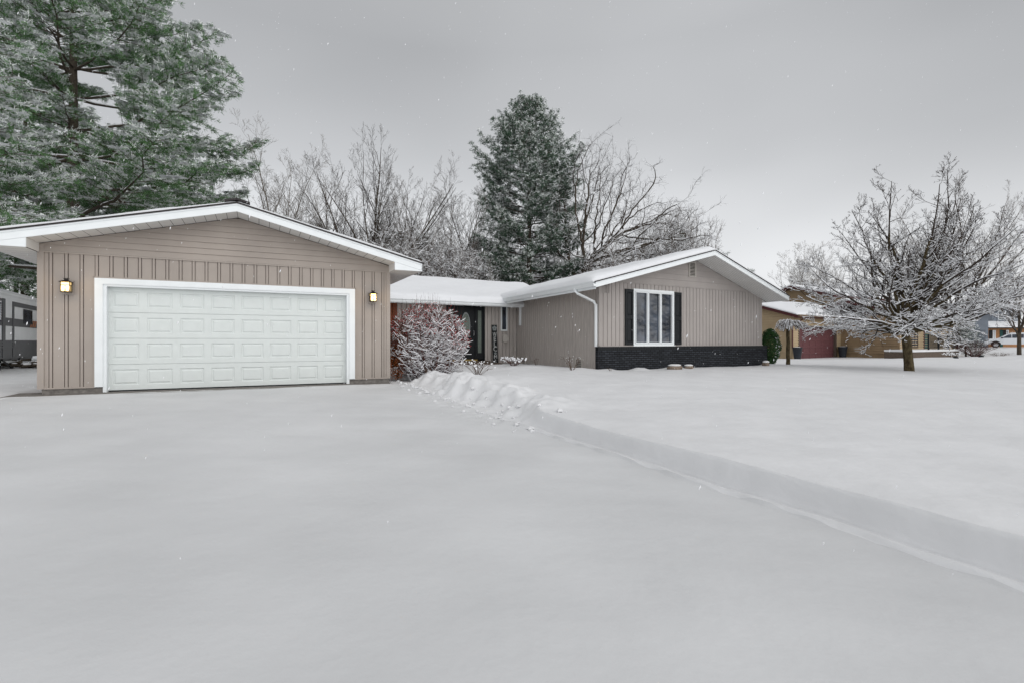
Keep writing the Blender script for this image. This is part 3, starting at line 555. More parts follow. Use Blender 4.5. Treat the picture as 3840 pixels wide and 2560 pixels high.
for zz in (-.22, .22): mb.box(HF, cx-rx*.85, cx+rx*.85, V_d-.004, V_d+.004, cz+zz-.006, cz+zz+.006)
for k in range(4):
    s_ = 1 if k % 2 else -1; z_ = cz-.2+k*.1; mb.hexa([HF.P(cx-s_*.08, V_d-.004, z_), HF.P(cx-s_*.08+.012, V_d-.004, z_), HF.P(cx+s_*.08+.012, V_d-.004, z_+.1), HF.P(cx+s_*.08, V_d-.004, z_+.1)], [HF.P(cx-s_*.08, V_d+.003, z_), HF.P(cx-s_*.08+.012, V_d+.003, z_), HF.P(cx+s_*.08+.012, V_d+.003, z_+.1), HF.P(cx+s_*.08, V_d+.003, z_+.1)])
mb.build('oval_frame', 'pewter', dr)
mb = MB(); pathtube(mb, [HF.P(b-.07, V_d+.0, 1.22), HF.P(b-.07, V_d-.06, 1.24), HF.P(b-.07, V_d-.06, 1.40), HF.P(b-.07, V_d+.0, 1.42)], .012, 6); mb.build('handle', 'chrome', dr)
mb = MB(); mb.box(HF, du0, du1-.35, V_d-.09, V_d+.01, DZ-.05, DZ); mb.build('threshold', 'gold', house)
mb = MB(); mb.box(HF, -4.6, -1.0, V_d-.7, V_d-.02, -.1, .16); mb.box(HF, du0-.1, du1+.1, V_d-.35, V_d-.03, .16, .24); mb.build('step', 'wood_step', house)
# small side window
a, _ = HF.pu(1877, 1200, WV); b, _ = HF.pu(1901, 1200, WV)
mb = MB(); z0, z1 = 1.42, 2.45
mb.box(HF, a, a+.05, WV-.05, WV+.02, z0, z1); mb.box(HF, b-.05, b, WV-.05, WV+.02, z0, z1); mb.box(HF, a+.05, b-.05, WV-.05, WV+.02, z0, z0+.06); mb.box(HF, a+.05, b-.05, WV-.05, WV+.02, z1-.03, z1)
o = mb.build('window', 'white', house); mb = MB(); mb.box(HF, a+.04, b-.04, WV-.02, WV-.008, z0+.05, z1-.02); mb.build('pane', 'glass', o)
# meter box, outlet, crawl vents
a, _ = HF.pu(1882, 1260, WV); b, _ = HF.pu(1899, 1260, WV)
mb = MB(); th = np.linspace(0, 2*np.pi, 20, endpoint=False); A = [HF.P((a+b)/2+(b-a)/2*np.sign(math.cos(t))*abs(math.cos(t))**.5, WV-.12, 1.12+.155*np.sign(math.sin(t))*abs(math.sin(t))**.5) for t in th]
B = [HF.P((a+b)/2+(b-a)/2*np.sign(math.cos(t))*abs(math.cos(t))**.5, WV-.001, 1.12+.155*np.sign(math.sin(t))*abs(math.sin(t))**.5) for t in th]
mb.prism(A, B); mb.box(HF, b-.02, b+.08, WV-.09, WV-.001, 1.03, 1.15); mb.build('utility_box', 'util', house)
mb = MB(); mb.box(HF, -.16, -.06, WV-.05, WV-.001, .62, .78); mb.build('outlet_box', 'util', house)
def crawl(px0, px1, z0, z1):
    v1, _ = HF.pv(px0, 1350, 0); v0, _ = HF.pv(px1, 1350, 0); m = MB()
    m.box(HF, -.03, -.001, v0, v0+.03, z0, z1); m.box(HF, -.03, -.001, v1-.03, v1, z0, z1); m.box(HF, -.03, -.001, v0, v1, z1, z1+.03)
    for k in range(6): m.box(HF, -.02, -.008, v0+.03, v1-.03, z0+k*(z1-z0)/6, z0+k*(z1-z0)/6+.012)
    k = v0+.03
    while k < v1-.03: m.box(HF, -.017, -.01, k, k+.008, z0, z1); k += .05
    o = m.build('crawl_vent', 'util', house); m = MB(); m.box(HF, -.006, -.002, v0+.02, v1-.02, z0, z1); m.build('vent_screen', 'black', o)
crawl(2160, 2184, .06, .40); crawl(1958, 1972, .10, .36)

# welcome board
wu, _ = HF.pu(1858, 1280, WV-.2); wb = thing('welcome_board', HF.P(wu, WV-.22, .18), 'tall narrow black welcome board with white letters leaning by the front door', 'sign')
tilt = lambda z: WV-.24+.20*(z-.14)/1.45
def wq(u, z, d=0): return HF.P(wu+u+.02*(z-.9), tilt(z)-d, z)
mb = MB(); mb.hexa([wq(-.115, .14, .02), wq(.115, .14, .02), wq(.115, 1.66, .02), wq(-.115, 1.66, .02)], [wq(-.115, .14), wq(.115, .14), wq(.115, 1.66), wq(-.115, 1.66)]); mb.build('board', 'black', wb)
def letter(ch, z, size=.19):
    cu = bpy.data.curves.new('t', 'FONT'); cu.body = ch; cu.size = size*1.35; cu.align_x = 'CENTER'; cu.extrude = .002; to = bpy.data.objects.new('t', cu); C.objects.link(to)
    bpy.context.view_layer.update(); dg = bpy.context.evaluated_depsgraph_get(); me = to.evaluated_get(dg).to_mesh()
    vs = np.array([v.co[:] for v in me.vertices]); fs = [tuple(p.vertices) for p in me.polygons]; m = MB()
    vs[:, 0] -= (vs[:, 0].max()+vs[:, 0].min())/2; vs[:, 0] *= min(1, .085/max(.01, vs[:, 0].max()))
    V_ = [wq(x, z+y, .024+zz) for x, y, zz in vs]
    for f in fs: m.add([V_[k] for k in f], [tuple(range(len(f)))])
    # serifs, as in the painted lettering
    bpy.data.objects.remove(to); o = m.build('letter', 'letter', wb); o['label'] = 'white letter '+ch; return o
for ch, z in zip('WELC', (1.19, 1.00, .81, .62)): letter(ch, z)
for ch, z in zip('ME', (.33, .17+.0)): letter(ch, z, .13 if ch == 'E' else .15)
def flower(z, r, name):
    m = MB()
    for k in range(5):
        t = math.pi/2+k*2*math.pi/5; c = (r*.55*math.cos(t), z+r*.55*math.sin(t)); pts = [(c[0]+r*.42*math.cos(a), c[1]+r*.42*math.sin(a)) for a in np.linspace(0, 2*np.pi, 10, endpoint=False)]
        m.prism([wq(x, y, .030+.001*k) for x, y in pts], [wq(x, y, .022) for x, y in pts])
    m.build(name, 'pewter', wb)
flower(1.52, .11, 'flower_emblem'); flower(.53, .06, 'flower_emblem')

# ------------------------------------------------------------------ trees
def colonize(rng, att, nodes, par, step, di, dk, iters, up=.0, jit=.12):
    P = [np.array(p, float) for p in nodes]; par = list(par); att = np.asarray(att, float); alive = np.ones(len(att), bool)
    nd = np.full(len(att), 1e9); ni = np.zeros(len(att), int)
    def upd(k0):
        N = np.array(P[k0:])
        if len(N) == 0: return
        d = np.linalg.norm(att[:, None]-N[None], axis=2); m = d.argmin(1); dm = d[np.arange(len(att)), m]; b = dm < nd; nd[b] = dm[b]; ni[b] = m[b]+k0
    upd(0); cnt = {}
    for it in range(iters):
        alive &= nd > dk; a = np.where(alive & (nd < di))[0]
        if len(a) == 0: break
        PN = np.array(P); D = nrm(att[a]-PN[ni[a]]); acc = np.zeros((len(P), 3)); np.add.at(acc, ni[a], D); g = np.unique(ni[a]); k0 = len(P)
        for q in g:
            if cnt.get(q, 0) > 3: continue
            v = acc[q]/max(1e-6, np.linalg.norm(acc[q])); v = v+rng.normal(size=3)*jit; v[2] += up; v /= np.linalg.norm(v); P.append(PN[q]+v*step); par.append(q); cnt[q] = cnt.get(q, 0)+1
        if len(P) == k0: break
        upd(k0)
    return np.array(P), np.array(par)
def radii(par, r0, p=2.4):
    r = np.zeros(len(par)); acc = np.zeros(len(par))
    for k in range(len(par)-1, -1, -1):
        r[k] = max(r0, acc[k]**(1/p)) if acc[k] > 0 else r0
        if par[k] >= 0: acc[par[k]] += r[k]**p
    return r
def smooth_nodes(P, par, n=2):
    ch = np.zeros(len(P)); 
    for _ in range(n):
        s = np.zeros_like(P); c = np.zeros(len(P)); m = par >= 0; np.add.at(s, par[m], P[m]); np.add.at(c, par[m], 1); Q = P.copy()
        ok = m & (c > 0); Q[ok] = P[ok]*.5+(P[par[ok]]+s[ok]/c[ok][:, None])*.25; P = Q
    return P
def deciduous(rng, att, trunk, r0=.006, step=.3, di=3, dk=.5, iters=90, p=2.4, tw=3, twl=.35, twr=.003, snow=.5, snow_r=.006, up=.0, jit=.15, tws=2, rmax=None, trunk_r=None, twup=.25):
    """returns three meshes: limbs, twigs, snow"""
    par = [-1]+list(range(len(trunk)-1)); P, par = colonize(rng, att, trunk, par, step, di, dk, iters, up, jit); P = smooth_nodes(P, par, 2); r = radii(par, r0, p)
    if trunk_r: k = trunk_r/r[0]; r = np.where(r > r0*1.5, r0+(r-r0)*(trunk_r-r0)/(r[0]-r0), r)
    m = np.where(par >= 0)[0]; P0, P1, R0, R1 = P[par[m]], P[m], np.minimum(r[par[m]], r[m]*1.25), r[m]
    big = R0 > .035; limbs, twigs, sn = MB(), MB(), MB()
    tubes(limbs, P0[big], P1[big], R0[big], R1[big], 8, 0, .0); tubes(limbs, P0[big], P0[big]+nrm(P1[big]-P0[big])*R0[big][:, None]*.6, R0[big], R0[big]*.98, 8)
    tubes(twigs, P0[~big], P1[~big], R0[~big], R1[~big], 4, 0, .01)
    segs = [(P0, P1, R0, R1)]
    dirs = np.zeros_like(P); dirs[m] = nrm(P[m]-P[par[m]]); src = np.where((r < .022) & (par >= 0))[0]; src = np.repeat(src, tw); base = P[src]; d = nrm(dirs[src]+rng.normal(size=(len(src), 3))*.75+np.array([0, 0, twup])); rr = np.minimum(r[src]*.7, twr*1.6)
    L0 = twl*(.4+rng.random(len(src)))
    for k in range(tws):
        q = base+d*(L0/tws)[:, None]; r2 = np.maximum(rr*.7, twr*.6); tubes(twigs, base, q, rr, r2, 3); segs.append((base, q, rr, r2))
        if k == 0:   # side twigs
            d2 = nrm(d+rng.normal(size=d.shape)*.7); q2 = q+d2*(L0*.45)[:, None]; tubes(twigs, q, q2, r2, r2*.6, 3); segs.append((q, q2, r2, r2*.6))
        base, rr = q, r2; d = nrm(d+rng.normal(size=d.shape)*.28+np.array([0, 0, .08]))
    tips = base
    for a, b, x, y in segs:
        sl_ = np.abs(nrm(b-a)[:, 2]); ok = (sl_ < .55+.4*rng.random(len(a))) & (rng.random(len(a)) < (snow(a[:, 2]) if callable(snow) else snow)); a, b, x, y = a[ok], b[ok], x[ok], y[ok]
        if len(a) == 0: continue
        w = np.minimum(x*.75+snow_r, x*.9+snow_r*.7); w2 = np.minimum(y*.75+snow_r, y*.9+snow_r*.7); o = np.zeros_like(a); o[:, 2] = x*.75+w*.55; o2 = np.zeros_like(a); o2[:, 2] = y*.75+w2*.55
        tubes(sn, a+o, b+o2, w, w2, 5)
    return limbs, twigs, sn, P, r, tips
def put_tree(name, root, parts, mats, label, cat='tree', group=None, names=('trunk', 'twigs', 'snow_cover')):
    t = thing(name, root, label, cat, group); l, w, s = parts[:3]
    for mbx, nm, mm in zip((l, w, s), names, mats):
        if mbx.n: mbx.build(nm, mm, t, smooth=(nm == 'trunk'))
    return t
def ell(rng, n, c, r, shell=.0):
    d = nrm(rng.normal(size=(n, 3))); q = (shell+(1-shell)*rng.random((n, 1)))**(1/2.2); return np.array(c)+d*q*np.array(r)

def ramify(rng, base, H, spread, n0=6, fork=.22, levels=4, tr_r=.16, limbs_=None, bow=.25, kids=(8, 7, 5, 4), lf=(.46, .46, .5, .55), wob=1.0, ang=.62, snow=.4, snow_r=.006, minr=.0045, lean=(0, 0), rise=.10):
    """bare tree with a short trunk and long ascending limbs; returns limbs, twigs, snow"""
    limbs, twigs, sn = MB(), MB(), MB(); base = np.array(base, float); segs = []
    S0, D0_, L0, R0_ = [], [], [], []; th0 = rng.random()*6.28; ft = base+np.array([lean[0]*.3, lean[1]*.3, H*fork])
    pathtube(limbs, [base, base*.5+ft*.5+rng.normal(size=3)*.03, ft], [tr_r*1.12, tr_r, tr_r*.92], 9, cap=False)
    for k in range(n0):
        a = th0+k*6.283/n0+rng.normal()*.3; tl = spread/H/(1-fork)*(.35+.75*rng.random()) if k else .05; d = np.array([math.cos(a)*tl+lean[0]/H, math.sin(a)*tl+lean[1]/H, 1.0]); d /= np.linalg.norm(d)
        S0.append(ft-np.array([0, 0, H*.10*rng.random()*(k > 0)])); D0_.append(d); L0.append(H*(1-fork)*(1.02 if k == 0 else .86+.2*rng.random())); R0_.append(tr_r*(.72 if k == 0 else .45+.2*rng.random()))
    if limbs_:
        S0, D0_, L0, R0_ = [], [], [], []
        for az, el, ln, rr_, dz in limbs_: S0.append(ft-np.array([0, 0, dz])); az, el = R(az), R(el); D0_.append(np.array([math.cos(az)*math.cos(el), math.sin(az)*math.cos(el), math.sin(el)])); L0.append(ln); R0_.append(rr_)
    S0, D0_, L0, R0_ = map(np.array, (S0, D0_, L0, R0_)); tips = None; RS = np.full(len(S0), rise)
    if limbs_: RS = rise*np.clip((np.array([l[1] for l in limbs_])-8)/40, -.15, 1)
    for lv in range(levels):
        n = [11, 7, 5, 3][lv]; P = [S0]; d = D0_; r = R0_; rr = [r]
        out = nrm(d*np.array([1, 1, 0])+1e-6)
        for i in range(n):
            d = nrm(d+rng.normal(size=d.shape)*[.07, .11, .14, .16][lv]*wob+np.array([0, 0, 1.])*(RS*(1 if lv else .6))[:, None]); P.append(P[-1]+d*(L0/n)[:, None]); rr.append(np.maximum(minr, R0_*(1-.88*(i+1)/n)))
            segs.append((P[-2], P[-1], rr[-2], rr[-1])); 
            if i == n//2: pass
        if lv == levels-1: tips = P[-1]; break
        RS = np.repeat(RS, kids[lv]); P = np.array(P); kk = kids[lv]; ns_, nd_, nl_, nr_ = [], [], [], []
        for b in range(len(S0)):
            for c in range(kk):
                t = (.22 if lv else .15)+(.78 if lv else .85)*(c+rng.random())/kk; f = t*n; i = min(n-1, int(f)); p = P[i, b]+(P[i+1, b]-P[i, b])*(f-i); dd = nrm((P[i+1, b]-P[i, b])[None])[0]
                q = np.cross(dd, rng.normal(size=3)); q /= np.linalg.norm(q); q[2] *= .6; aa = ang*(.8+.5*rng.random()); e_ = dd*math.cos(aa)+q*math.sin(aa); e_[2] += .1*min(1, max(0, D0_[b][2]*2)); e_ /= np.linalg.norm(e_)
                ns_.append(p); nd_.append(e_); nl_.append(L0[b]*lf[lv]*(1.15-.75*t)*(.7+.5*rng.random())); nr_.append(max(minr, R0_[b]*(1-.88*t)*.6))
        S0, D0_, L0, R0_ = map(np.array, (ns_, nd_, nl_, nr_))
    for a, b, x, y in segs:
        big = x > .035; tubes(limbs, a[big], b[big], x[big], y[big], 8, 0, .01); tubes(twigs, a[~big], b[~big], x[~big], y[~big], 4 if len(a) < 3000 else 3, 0, .006)
        ok = (np.abs(nrm(b-a)[:, 2]) < .5+.45*rng.random(len(a))) & (rng.random(len(a)) < (snow(a[:, 2]) if callable(snow) else snow)); a, b, x, y = a[ok], b[ok], x[ok], y[ok]
        if len(a): w, w2 = x*.7+snow_r*.8, y*.7+snow_r*.8; o = np.zeros_like(a); o[:, 2] = x*.8+w*.4; o2 = np.zeros_like(a); o2[:, 2] = y*.8+w2*.4; tubes(sn, a+o, b+o2, w, w2, 4)
    return limbs, twigs, sn, tips
# crabapple in the yard
rng = np.random.default_rng(11); TY = 16.0; tb = at(3410, 1385, TY); tb.z = gz(tb.x, tb.y)-.05
tr = [tb, tb+Vector((-.02, 0, .35)), tb+Vector((-.07, 0, .8)), tb+Vector((-.11, 0, 1.2)), tb+Vector((-.10, .02, 1.62))]
LB = []
for k in range(15): LB.append((k*24+rng.normal()*6, 6+14*rng.random(), 3.6+.6*rng.random(), .050, .10+.25*rng.random()))
for k in range(8): LB.append((20+k*45+rng.normal()*12, 24+20*rng.random(), 3.4+1.1*rng.random(), .055, .05))
for k in range(6): LB.append((-20+k*60+rng.normal()*14, 44+20*rng.random(), 3.5+1.2*rng.random(), .06, .0))
for az, el, ln in ((10, 66, 5.0), (150, 70, 4.3), (250, 74, 4.6), (60, 80, 5.0), (-30, 60, 4.6)): LB.append((az, el, ln, .07, 0))
pts = ramify(rng, np.array(tr[4])-np.array([0, 0, .3]), .3/.999, 1, fork=.999, limbs_=LB, tr_r=.10, ang=.80, wob=1.6, kids=(12, 8, 4), lf=(.38, .44, .5), levels=4, snow=lambda z: np.interp(z, [2.6, 4.2, 6.0], [.92, .6, .22]), snow_r=.0066, minr=.0040, rise=.085)
cb = put_tree('crabapple_tree', tb, (MB(), pts[1], pts[2]), ['bark_moss', 'twig', 'twig_snow'], 'bare snow-laden crabapple with a mossy leaning trunk standing alone in the yard')
mb = pts[0]; pathtube(mb, [np.array(p) for p in tr], [.150, .135, .128, .122, .13], 12); mb.build('trunk', 'bark_moss', cb, smooth=True)
mb = MB(); tips = pts[3]; sel = tips[rng.random(len(tips)) < .22]; o_ = rng.normal(size=sel.shape)*.02; o_[:, 2] -= .02; sel = sel+o_
oc = np.array([(1, 0, 0), (0, 1, 0), (-1, 0, 0), (0, -1, 0), (0, 0, 1), (0, 0, -1)])*.012; of = np.array([(0, 1, 4), (1, 2, 4), (2, 3, 4), (3, 0, 4), (1, 0, 5), (2, 1, 5), (3, 2, 5), (0, 3, 5)])
mb.add((sel[:, None]+oc[None]).reshape(-1, 3), (of[None]+(np.arange(len(sel))*6)[:, None, None]).reshape(-1, 3)); mb.build('fruit', 'berry', cb)['kind'] = 'stuff'

# background broad-leaved trees, bare
def fan_tree(seed, px, Y, top, rx, base_py=1060, label='', n=650, cz=.62, lean=0, cx=0, stems=1, far='twig_far', flat=.8, step=.34, name='bare_tree', tr_r=.16, group=None, tw=3, twl=.55, snow=.38, h0=.3):
    rng = np.random.default_rng(seed); b = at(px, 1280, Y); g = gz(b.x, b.y)-.1; zt = HC+(1280-top)/FPX*Y; H = zt-g; rxm = rx/FPX*Y
    pt = ramify(rng, (b.x, b.y, g), H*.90, rxm*1.5, n0=max(6, int(n/75)), fork=h0*.8, tr_r=tr_r, snow=snow, snow_r=.007, lean=(lean*H+cx/FPX*Y, 0), ang=.6 if far != 'twig_pale' else .72, rise=.05, wob=1.25, lf=(.42, .46, .5), kids=(12, 8, 6, 4))
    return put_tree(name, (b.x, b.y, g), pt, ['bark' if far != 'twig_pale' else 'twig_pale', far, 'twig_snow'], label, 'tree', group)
fan_tree(21, 1060, 36, 465, 95, label='tall slender bare tree just right of the big snowy pine', cx=-20, far='twig_pale', n=420, tr_r=.15)
fan_tree(22, 1225, 37, 605, 125, label='crooked pale bare tree above the right slope of the garage roof', far='twig_pale', n=420, lean=.04, tr_r=.16)
fan_tree(23, 1385, 33, 490, 200, label='wide fan-shaped bare oak behind the garage roof, tallest of the bare trees there', n=900, far='twig', tr_r=.20, h0=.22, snow=.4)
fan_tree(24, 1560, 34, 625, 95, label='narrow bare tree between the fan-shaped oak and the low wing roof', n=420, tr_r=.11)
fan_tree(25, 1680, 35, 650, 115, label='rounded bare tree above the snowy low wing roof', n=520, tr_r=.13)
fan_tree(26, 1800, 36, 655, 105, label='feathery bare tree partly hidden by the tall centre pine', n=460, tr_r=.13)
fan_tree(27, 760, 38, 640, 200, label='pale bare tree showing under the branches of the big snowy pine', n=600, far='twig_pale', tr_r=.15, snow=.7)
fan_tree(28, 980, 40, 700, 130, label='low pale bare tree behind the garage ridge', n=380, far='twig_pale', tr_r=.12, snow=.7)
# spreading oak right of the centre pine
rng = np.random.default_rng(31); OY = 33.0; ob = at(2165, 1280, OY); og = gz(ob.x, ob.y)-.1; att = []
while len(att) < 3400:
    px = 2060+530*rng.random(); tp = np.interp(px, [2060, 2120, 2190, 2260, 2330, 2400, 2440, 2500, 2570, 2590], [760, 640, 585, 590, 630, 700, 800, 770, 850, 930]); lo = np.interp(px, [2080, 2300, 2600], [990, 1000, 975])
    py = tp+(lo-tp)*rng.random()**1.5; d = rng.normal()*2.0; q = at(px, py, OY); att.append((q.x, q.y+d, q.z))
tr = [Vector((ob.x, ob.y, og+i*.72)) for i in range(8)]
pt = deciduous(rng, att, tr, .0075, .34, 9, .46, 100, 2.4, tw=3, twl=.5, twr=.0048, snow=.42, snow_r=.007, up=.02, jit=.07, trunk_r=.30)
put_tree('spreading_oak', (ob.x, ob.y, og), pt, ['bark', 'twig', 'twig_snow'], 'big spreading bare oak with a thick trunk right of the centre pine')
fan_tree(33, 2990, 52, 895, 100, label='bare birch with a domed top behind the gap between the two houses', n=600, far='twig_pale', tr_r=.12, h0=.2, name='birch_tree', twl=.8)
fan_tree(34, 3115, 54, 900, 105, label='bare birch standing behind the brown neighbouring roof', n=600, far='twig_pale', tr_r=.12, h0=.2, name='birch_tree', twl=.8)
fan_tree(35, 3560, 44, 655, 300, label='large grey bare tree rising behind the crabapple', n=1200, far='twig_far', tr_r=.2, h0=.25, cx=60, step=.42, twl=.7)
fan_tree(36, 3822, 36, 980, 110, label='small bare street tree with a straight trunk at the right edge of the picture', n=300, far='twig_far', tr_r=.12, h0=.35, step=.35, twl=.4)
# thicket of saplings: a few built once, then copied
sap = []
for k in range(3):
    rng = np.random.default_rng(50+k); att = ell(rng, 800, (0, 0, 4.2), (2.3, 2.3, 3.4)); tr = [Vector((rng.normal()*.05, rng.normal()*.05, i*.35)) for i in range(5)]
    pt = deciduous(rng, att, tr, .008, .26, 3, .32, 70, 2.3, tw=3, twl=.42, twr=.0055, snow=.5, snow_r=.0075, up=.10, jit=.16, trunk_r=.07)
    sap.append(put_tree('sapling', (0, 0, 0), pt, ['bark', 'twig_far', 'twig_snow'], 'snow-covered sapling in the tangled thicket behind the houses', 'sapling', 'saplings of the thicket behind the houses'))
rng = np.random.default_rng(60)
spots = [(px, Y, s) for px, Y, s in [(1010+i*0, 0, 0) for i in range(0)]]
for i in range(44):
    px = 1180+1400*((i+.5)/44)+rng.normal()*18; Y = (39+rng.random()*5) if 1780 < px < 2240 else (30+rng.random()*9); spots.append((px, Y, .85+.45*rng.random()))
for i in range(5): spots.append((640+i*110+rng.normal()*15, 34+rng.random()*5, 1.2))
for i, (px, Y, s) in enumerate(spots):
    p = at(px, 1280, Y); o = sap[i] if i < 3 else copy_tree(sap[i % 3]); o.location = (p.x, p.y, gz(p.x, p.y)-.05); o.rotation_euler.z = rng.random()*6.28; o.scale = (s, s, s*(.9+.3*rng.random()))

# ---- pines
def pine(rng, H, z0, rfun, nb=80, sec=12, tspace=.28, needle_n=14, nl=.15, nw=.016, snow=.35, trunk_r=.3, elev=(.0, .75), droop=.12, mats=None, clip=None, snowblob=.25, tsize=1.0, rot=0, lean=(0, 0), wh=None, padr=1.0):
    wood, tuft = MB(), MB(); tw_ = MB(); k = 14; tp = [np.array([lean[0]*(i/(k-1)), lean[1]*(i/(k-1)), H*i/(k-1)]) for i in range(k)]; pathtube(wood, tp, [trunk_r*(1-.93*(i/(k-1))**.9) for i in range(k)], 10)
    C_, Dn, DZ_ = [], [], []; br = [[], [], [], []]
    for b in range(nb):
        f = (b+.5*rng.random())/nb; f = f**.92; z = z0+(H*.985-z0)*f
        if wh: z = round(z/wh)*wh+rng.normal()*.12
        th = rot+b*2.399+rng.normal()*.35; Lr = rfun(f, th)*(.84+.24*rng.random())
        if Lr < .15: continue
        el = elev[0]+(elev[1]-elev[0])*f**1.2+rng.normal()*.08; n = 9; t = np.linspace(0, 1, n); hd = np.array([math.cos(th), math.sin(th), 0])
        p = np.array([lean[0]*z/H, lean[1]*z/H, z])+hd*(t*Lr*math.cos(el))[:, None]; p[:, 2] += t*Lr*math.sin(el)-droop*Lr*(t*(1-t))*1.6+.10*Lr*t**3; p += rng.normal(size=(n, 3))*.02*Lr*t[:, None]
        rb = trunk_r*.22*(Lr/6)**.5*(1-f*.5); br[0].append(p[:-1]); br[1].append(p[1:]); br[2].append(rb*(1-t[:-1]*.85)); br[3].append(rb*(1-t[1:]*.85))
        ns_ = max(4, int(sec*Lr/5+3)); sd = np.array([-hd[1], hd[0], 0])
        for q in range(ns_):
            tt = .30+.70*(q+rng.random())/ns_; s0 = np.array([np.interp(tt, t, p[:, c]) for c in range(3)]); side = 1 if q % 2 else -1
            l2 = Lr*.36*(1.12-tt)*(.7+.6*rng.random())+.28; d2 = hd*(.55+.3*rng.random())+sd*side*(.75+.25*rng.random())+np.array([0, 0, .12+.18*rng.normal()]); d2 /= np.linalg.norm(d2)
            e1 = s0+d2*l2*.5; e2 = s0+d2*l2+np.array([0, 0, .08*l2]); br[0].append(np.array([s0, e1])); br[1].append(np.array([e1, e2])); br[2].append(np.array([.014, .010])); br[3].append(np.array([.010, .006]))
            m = max(2, int(l2/tspace*1.5)); a = .25+.75*(np.arange(m)+rng.random(m))/m; c = s0+d2*(a*l2)[:, None]; j_ = rng.normal(size=c.shape)*np.array([.10, .10, .085]); c += j_; DZ_.append(j_[:, 2]); C_.append(c); Dn.append(np.repeat(d2[None], m, 0))
        m = max(2, int(Lr*.45/tspace)); a = .6+.42*(np.arange(m)+rng.random(m))/m; c = np.stack([np.interp(a, t, p[:, k2]) for k2 in range(3)], 1); j_ = rng.normal(size=c.shape)*.07; c += j_; DZ_.append(j_[:, 2]); C_.append(c); Dn.append(np.repeat(hd[None], m, 0))
    # leader tufts
    c = np.array([[lean[0], lean[1], H-.9*x*x] for x in rng.random(16)])+rng.normal(size=(16, 3))*.14; DZ_.append(np.zeros(16)); C_.append(c); Dn.append(np.tile([0, 0, 1.], (16, 1)))
    C_ = np.concatenate(C_); Dn = np.concatenate(Dn); DZ_ = np.concatenate(DZ_)
    if clip is not None: ok = clip(C_); C_, Dn = C_[ok], Dn[ok]
    N = len(C_); K = needle_n; d = nrm(Dn[:, None]*.55+rng.normal(size=(N, K, 3))*.75+np.array([0, 0, .25])); ln = nl*(.7+.6*rng.random((N, K, 1)))*tsize; ce = C_[:, None]+rng.normal(size=(N, K, 3))*.045*tsize
    s = nrm(np.cross(d, rng.normal(size=(N, K, 3))))*nw*.5*(.7+.6*rng.random((N, K, 1))); V_ = np.stack([ce-s, ce+s, ce+d*ln+s*.5, ce+d*ln-s*.5], 2).reshape(-1, 3); nF = N*K; F_ = np.arange(nF*4).reshape(-1, 4)
    pat = .5+.5*np.sin(C_[:, 0]*1.9+1)*np.sin(C_[:, 1]*2.3+C_[:, 2]*1.1)*1.2; lay = np.clip(.45+DZ_/.085*.75+.35*rng.random(N)+.5*pat, 0, 2.2)
    up_ = (d[..., 2]*.9+(ce[..., 2]-C_[:, None, 2])/(.05*tsize)*.35); mi = np.zeros((N, K), int); mi[(up_ > .15) & (rng.random((N, K)) < snow*1.35*lay[:, None])] = 1
    tuft.add(V_, F_, mi.ravel())
    # small snow pads on the upper side of the tufts
    ok = rng.random(N) < snowblob*lay*1.1; c = C_[ok]+np.array([0, 0, .045*tsize]); n = len(c); a = np.arange(6)/6*6.283; rr = (.04+.08*rng.random((n, 1, 1)))*padr*tsize*(.7+.6*rng.random((n, 6, 1)))
    ringv = c[:, None]+np.stack([np.cos(a), np.sin(a), a*0], 1)[None]*rr; topv = c[:, None]+np.array([0, 0, .035*tsize]); Vb = np.concatenate([ringv, topv], 1).reshape(-1, 3); fb = np.array([(i, (i+1) % 6, 6) for i in range(6)])
    sn = MB(); sn.add(Vb, (fb[None]+(np.arange(n)*7)[:, None, None]).reshape(-1, 3))
    b0 = [np.concatenate(x) for x in br]; okb = b0[2] > .02
    tubes(wood, b0[0][okb], b0[1][okb], b0[2][okb], b0[3][okb], 6, 0, .01); tubes(tw_, b0[0][~okb], b0[1][~okb], b0[2][~okb], b0[3][~okb], 4)
    a_, b_ = b0[0][okb], b0[1][okb]; off = np.zeros_like(a_); off[:, 2] = b0[2][okb]*.8; ok2 = rng.random(len(a_)) < .6; tubes(sn, (a_+off)[ok2], (b_+off)[ok2], b0[2][okb][ok2]*.75, b0[3][okb][ok2]*.75, 5)
    return wood, tw_, tuft, sn
def put_pine(name, base, parts, mats, label, cat='tree', group=None):
    wood, tw_, tuft, sn = parts; t = thing(name, (0, 0, 0), label, cat, group); wood.build('trunk', 'bark', t, smooth=True)
    if tw_.n: tw_.build('twigs', 'bark', t)
    if tuft.n: tuft.build('crown', list(mats), t)
    sn.build('snow_cover', 'twig_snow', t); t.location = base; return t
def gp(px, Y): p = at(px, 1280, Y); return (p.x, p.y, gz(p.x, p.y)-.1)
# big pine behind the garage: crown width follows the photographed outline
def big_r(f, th):
    toR = max(0, math.cos(th)); z = f
    if math.sin(th) < -.35 and .16 < f < .46: return 2.4
    right = np.interp(f, [0, .05, .12, .2, .28, .36, .46, .56, .66, .8, 1], [4.9, 6.2, 8.0, 8.4, 8.0, 8.2, 7.0, 6.0, 5.2, 3.4, .4]); left = np.interp(f, [0, .2, .5, .8, 1], [7.5, 8.2, 7, 4, .4]); return left+(right-left)*toR**1.2
b = gp(275, 27)
rng = np.random.default_rng(71); pp = pine(rng, 21.5, 4.2, big_r, nb=104, sec=21, tspace=.20, needle_n=18, nl=.125, nw=.020, snow=.55, trunk_r=.36, elev=(-.02, .55), snowblob=.62, tsize=1.2, wh=1.35, padr=1.5)
put_pine('white_pine', b, pp, ('needle', 'frost'), 'huge snow-dusted white pine behind the left side of the garage').scale = (1.25, 1.25, 1.24)
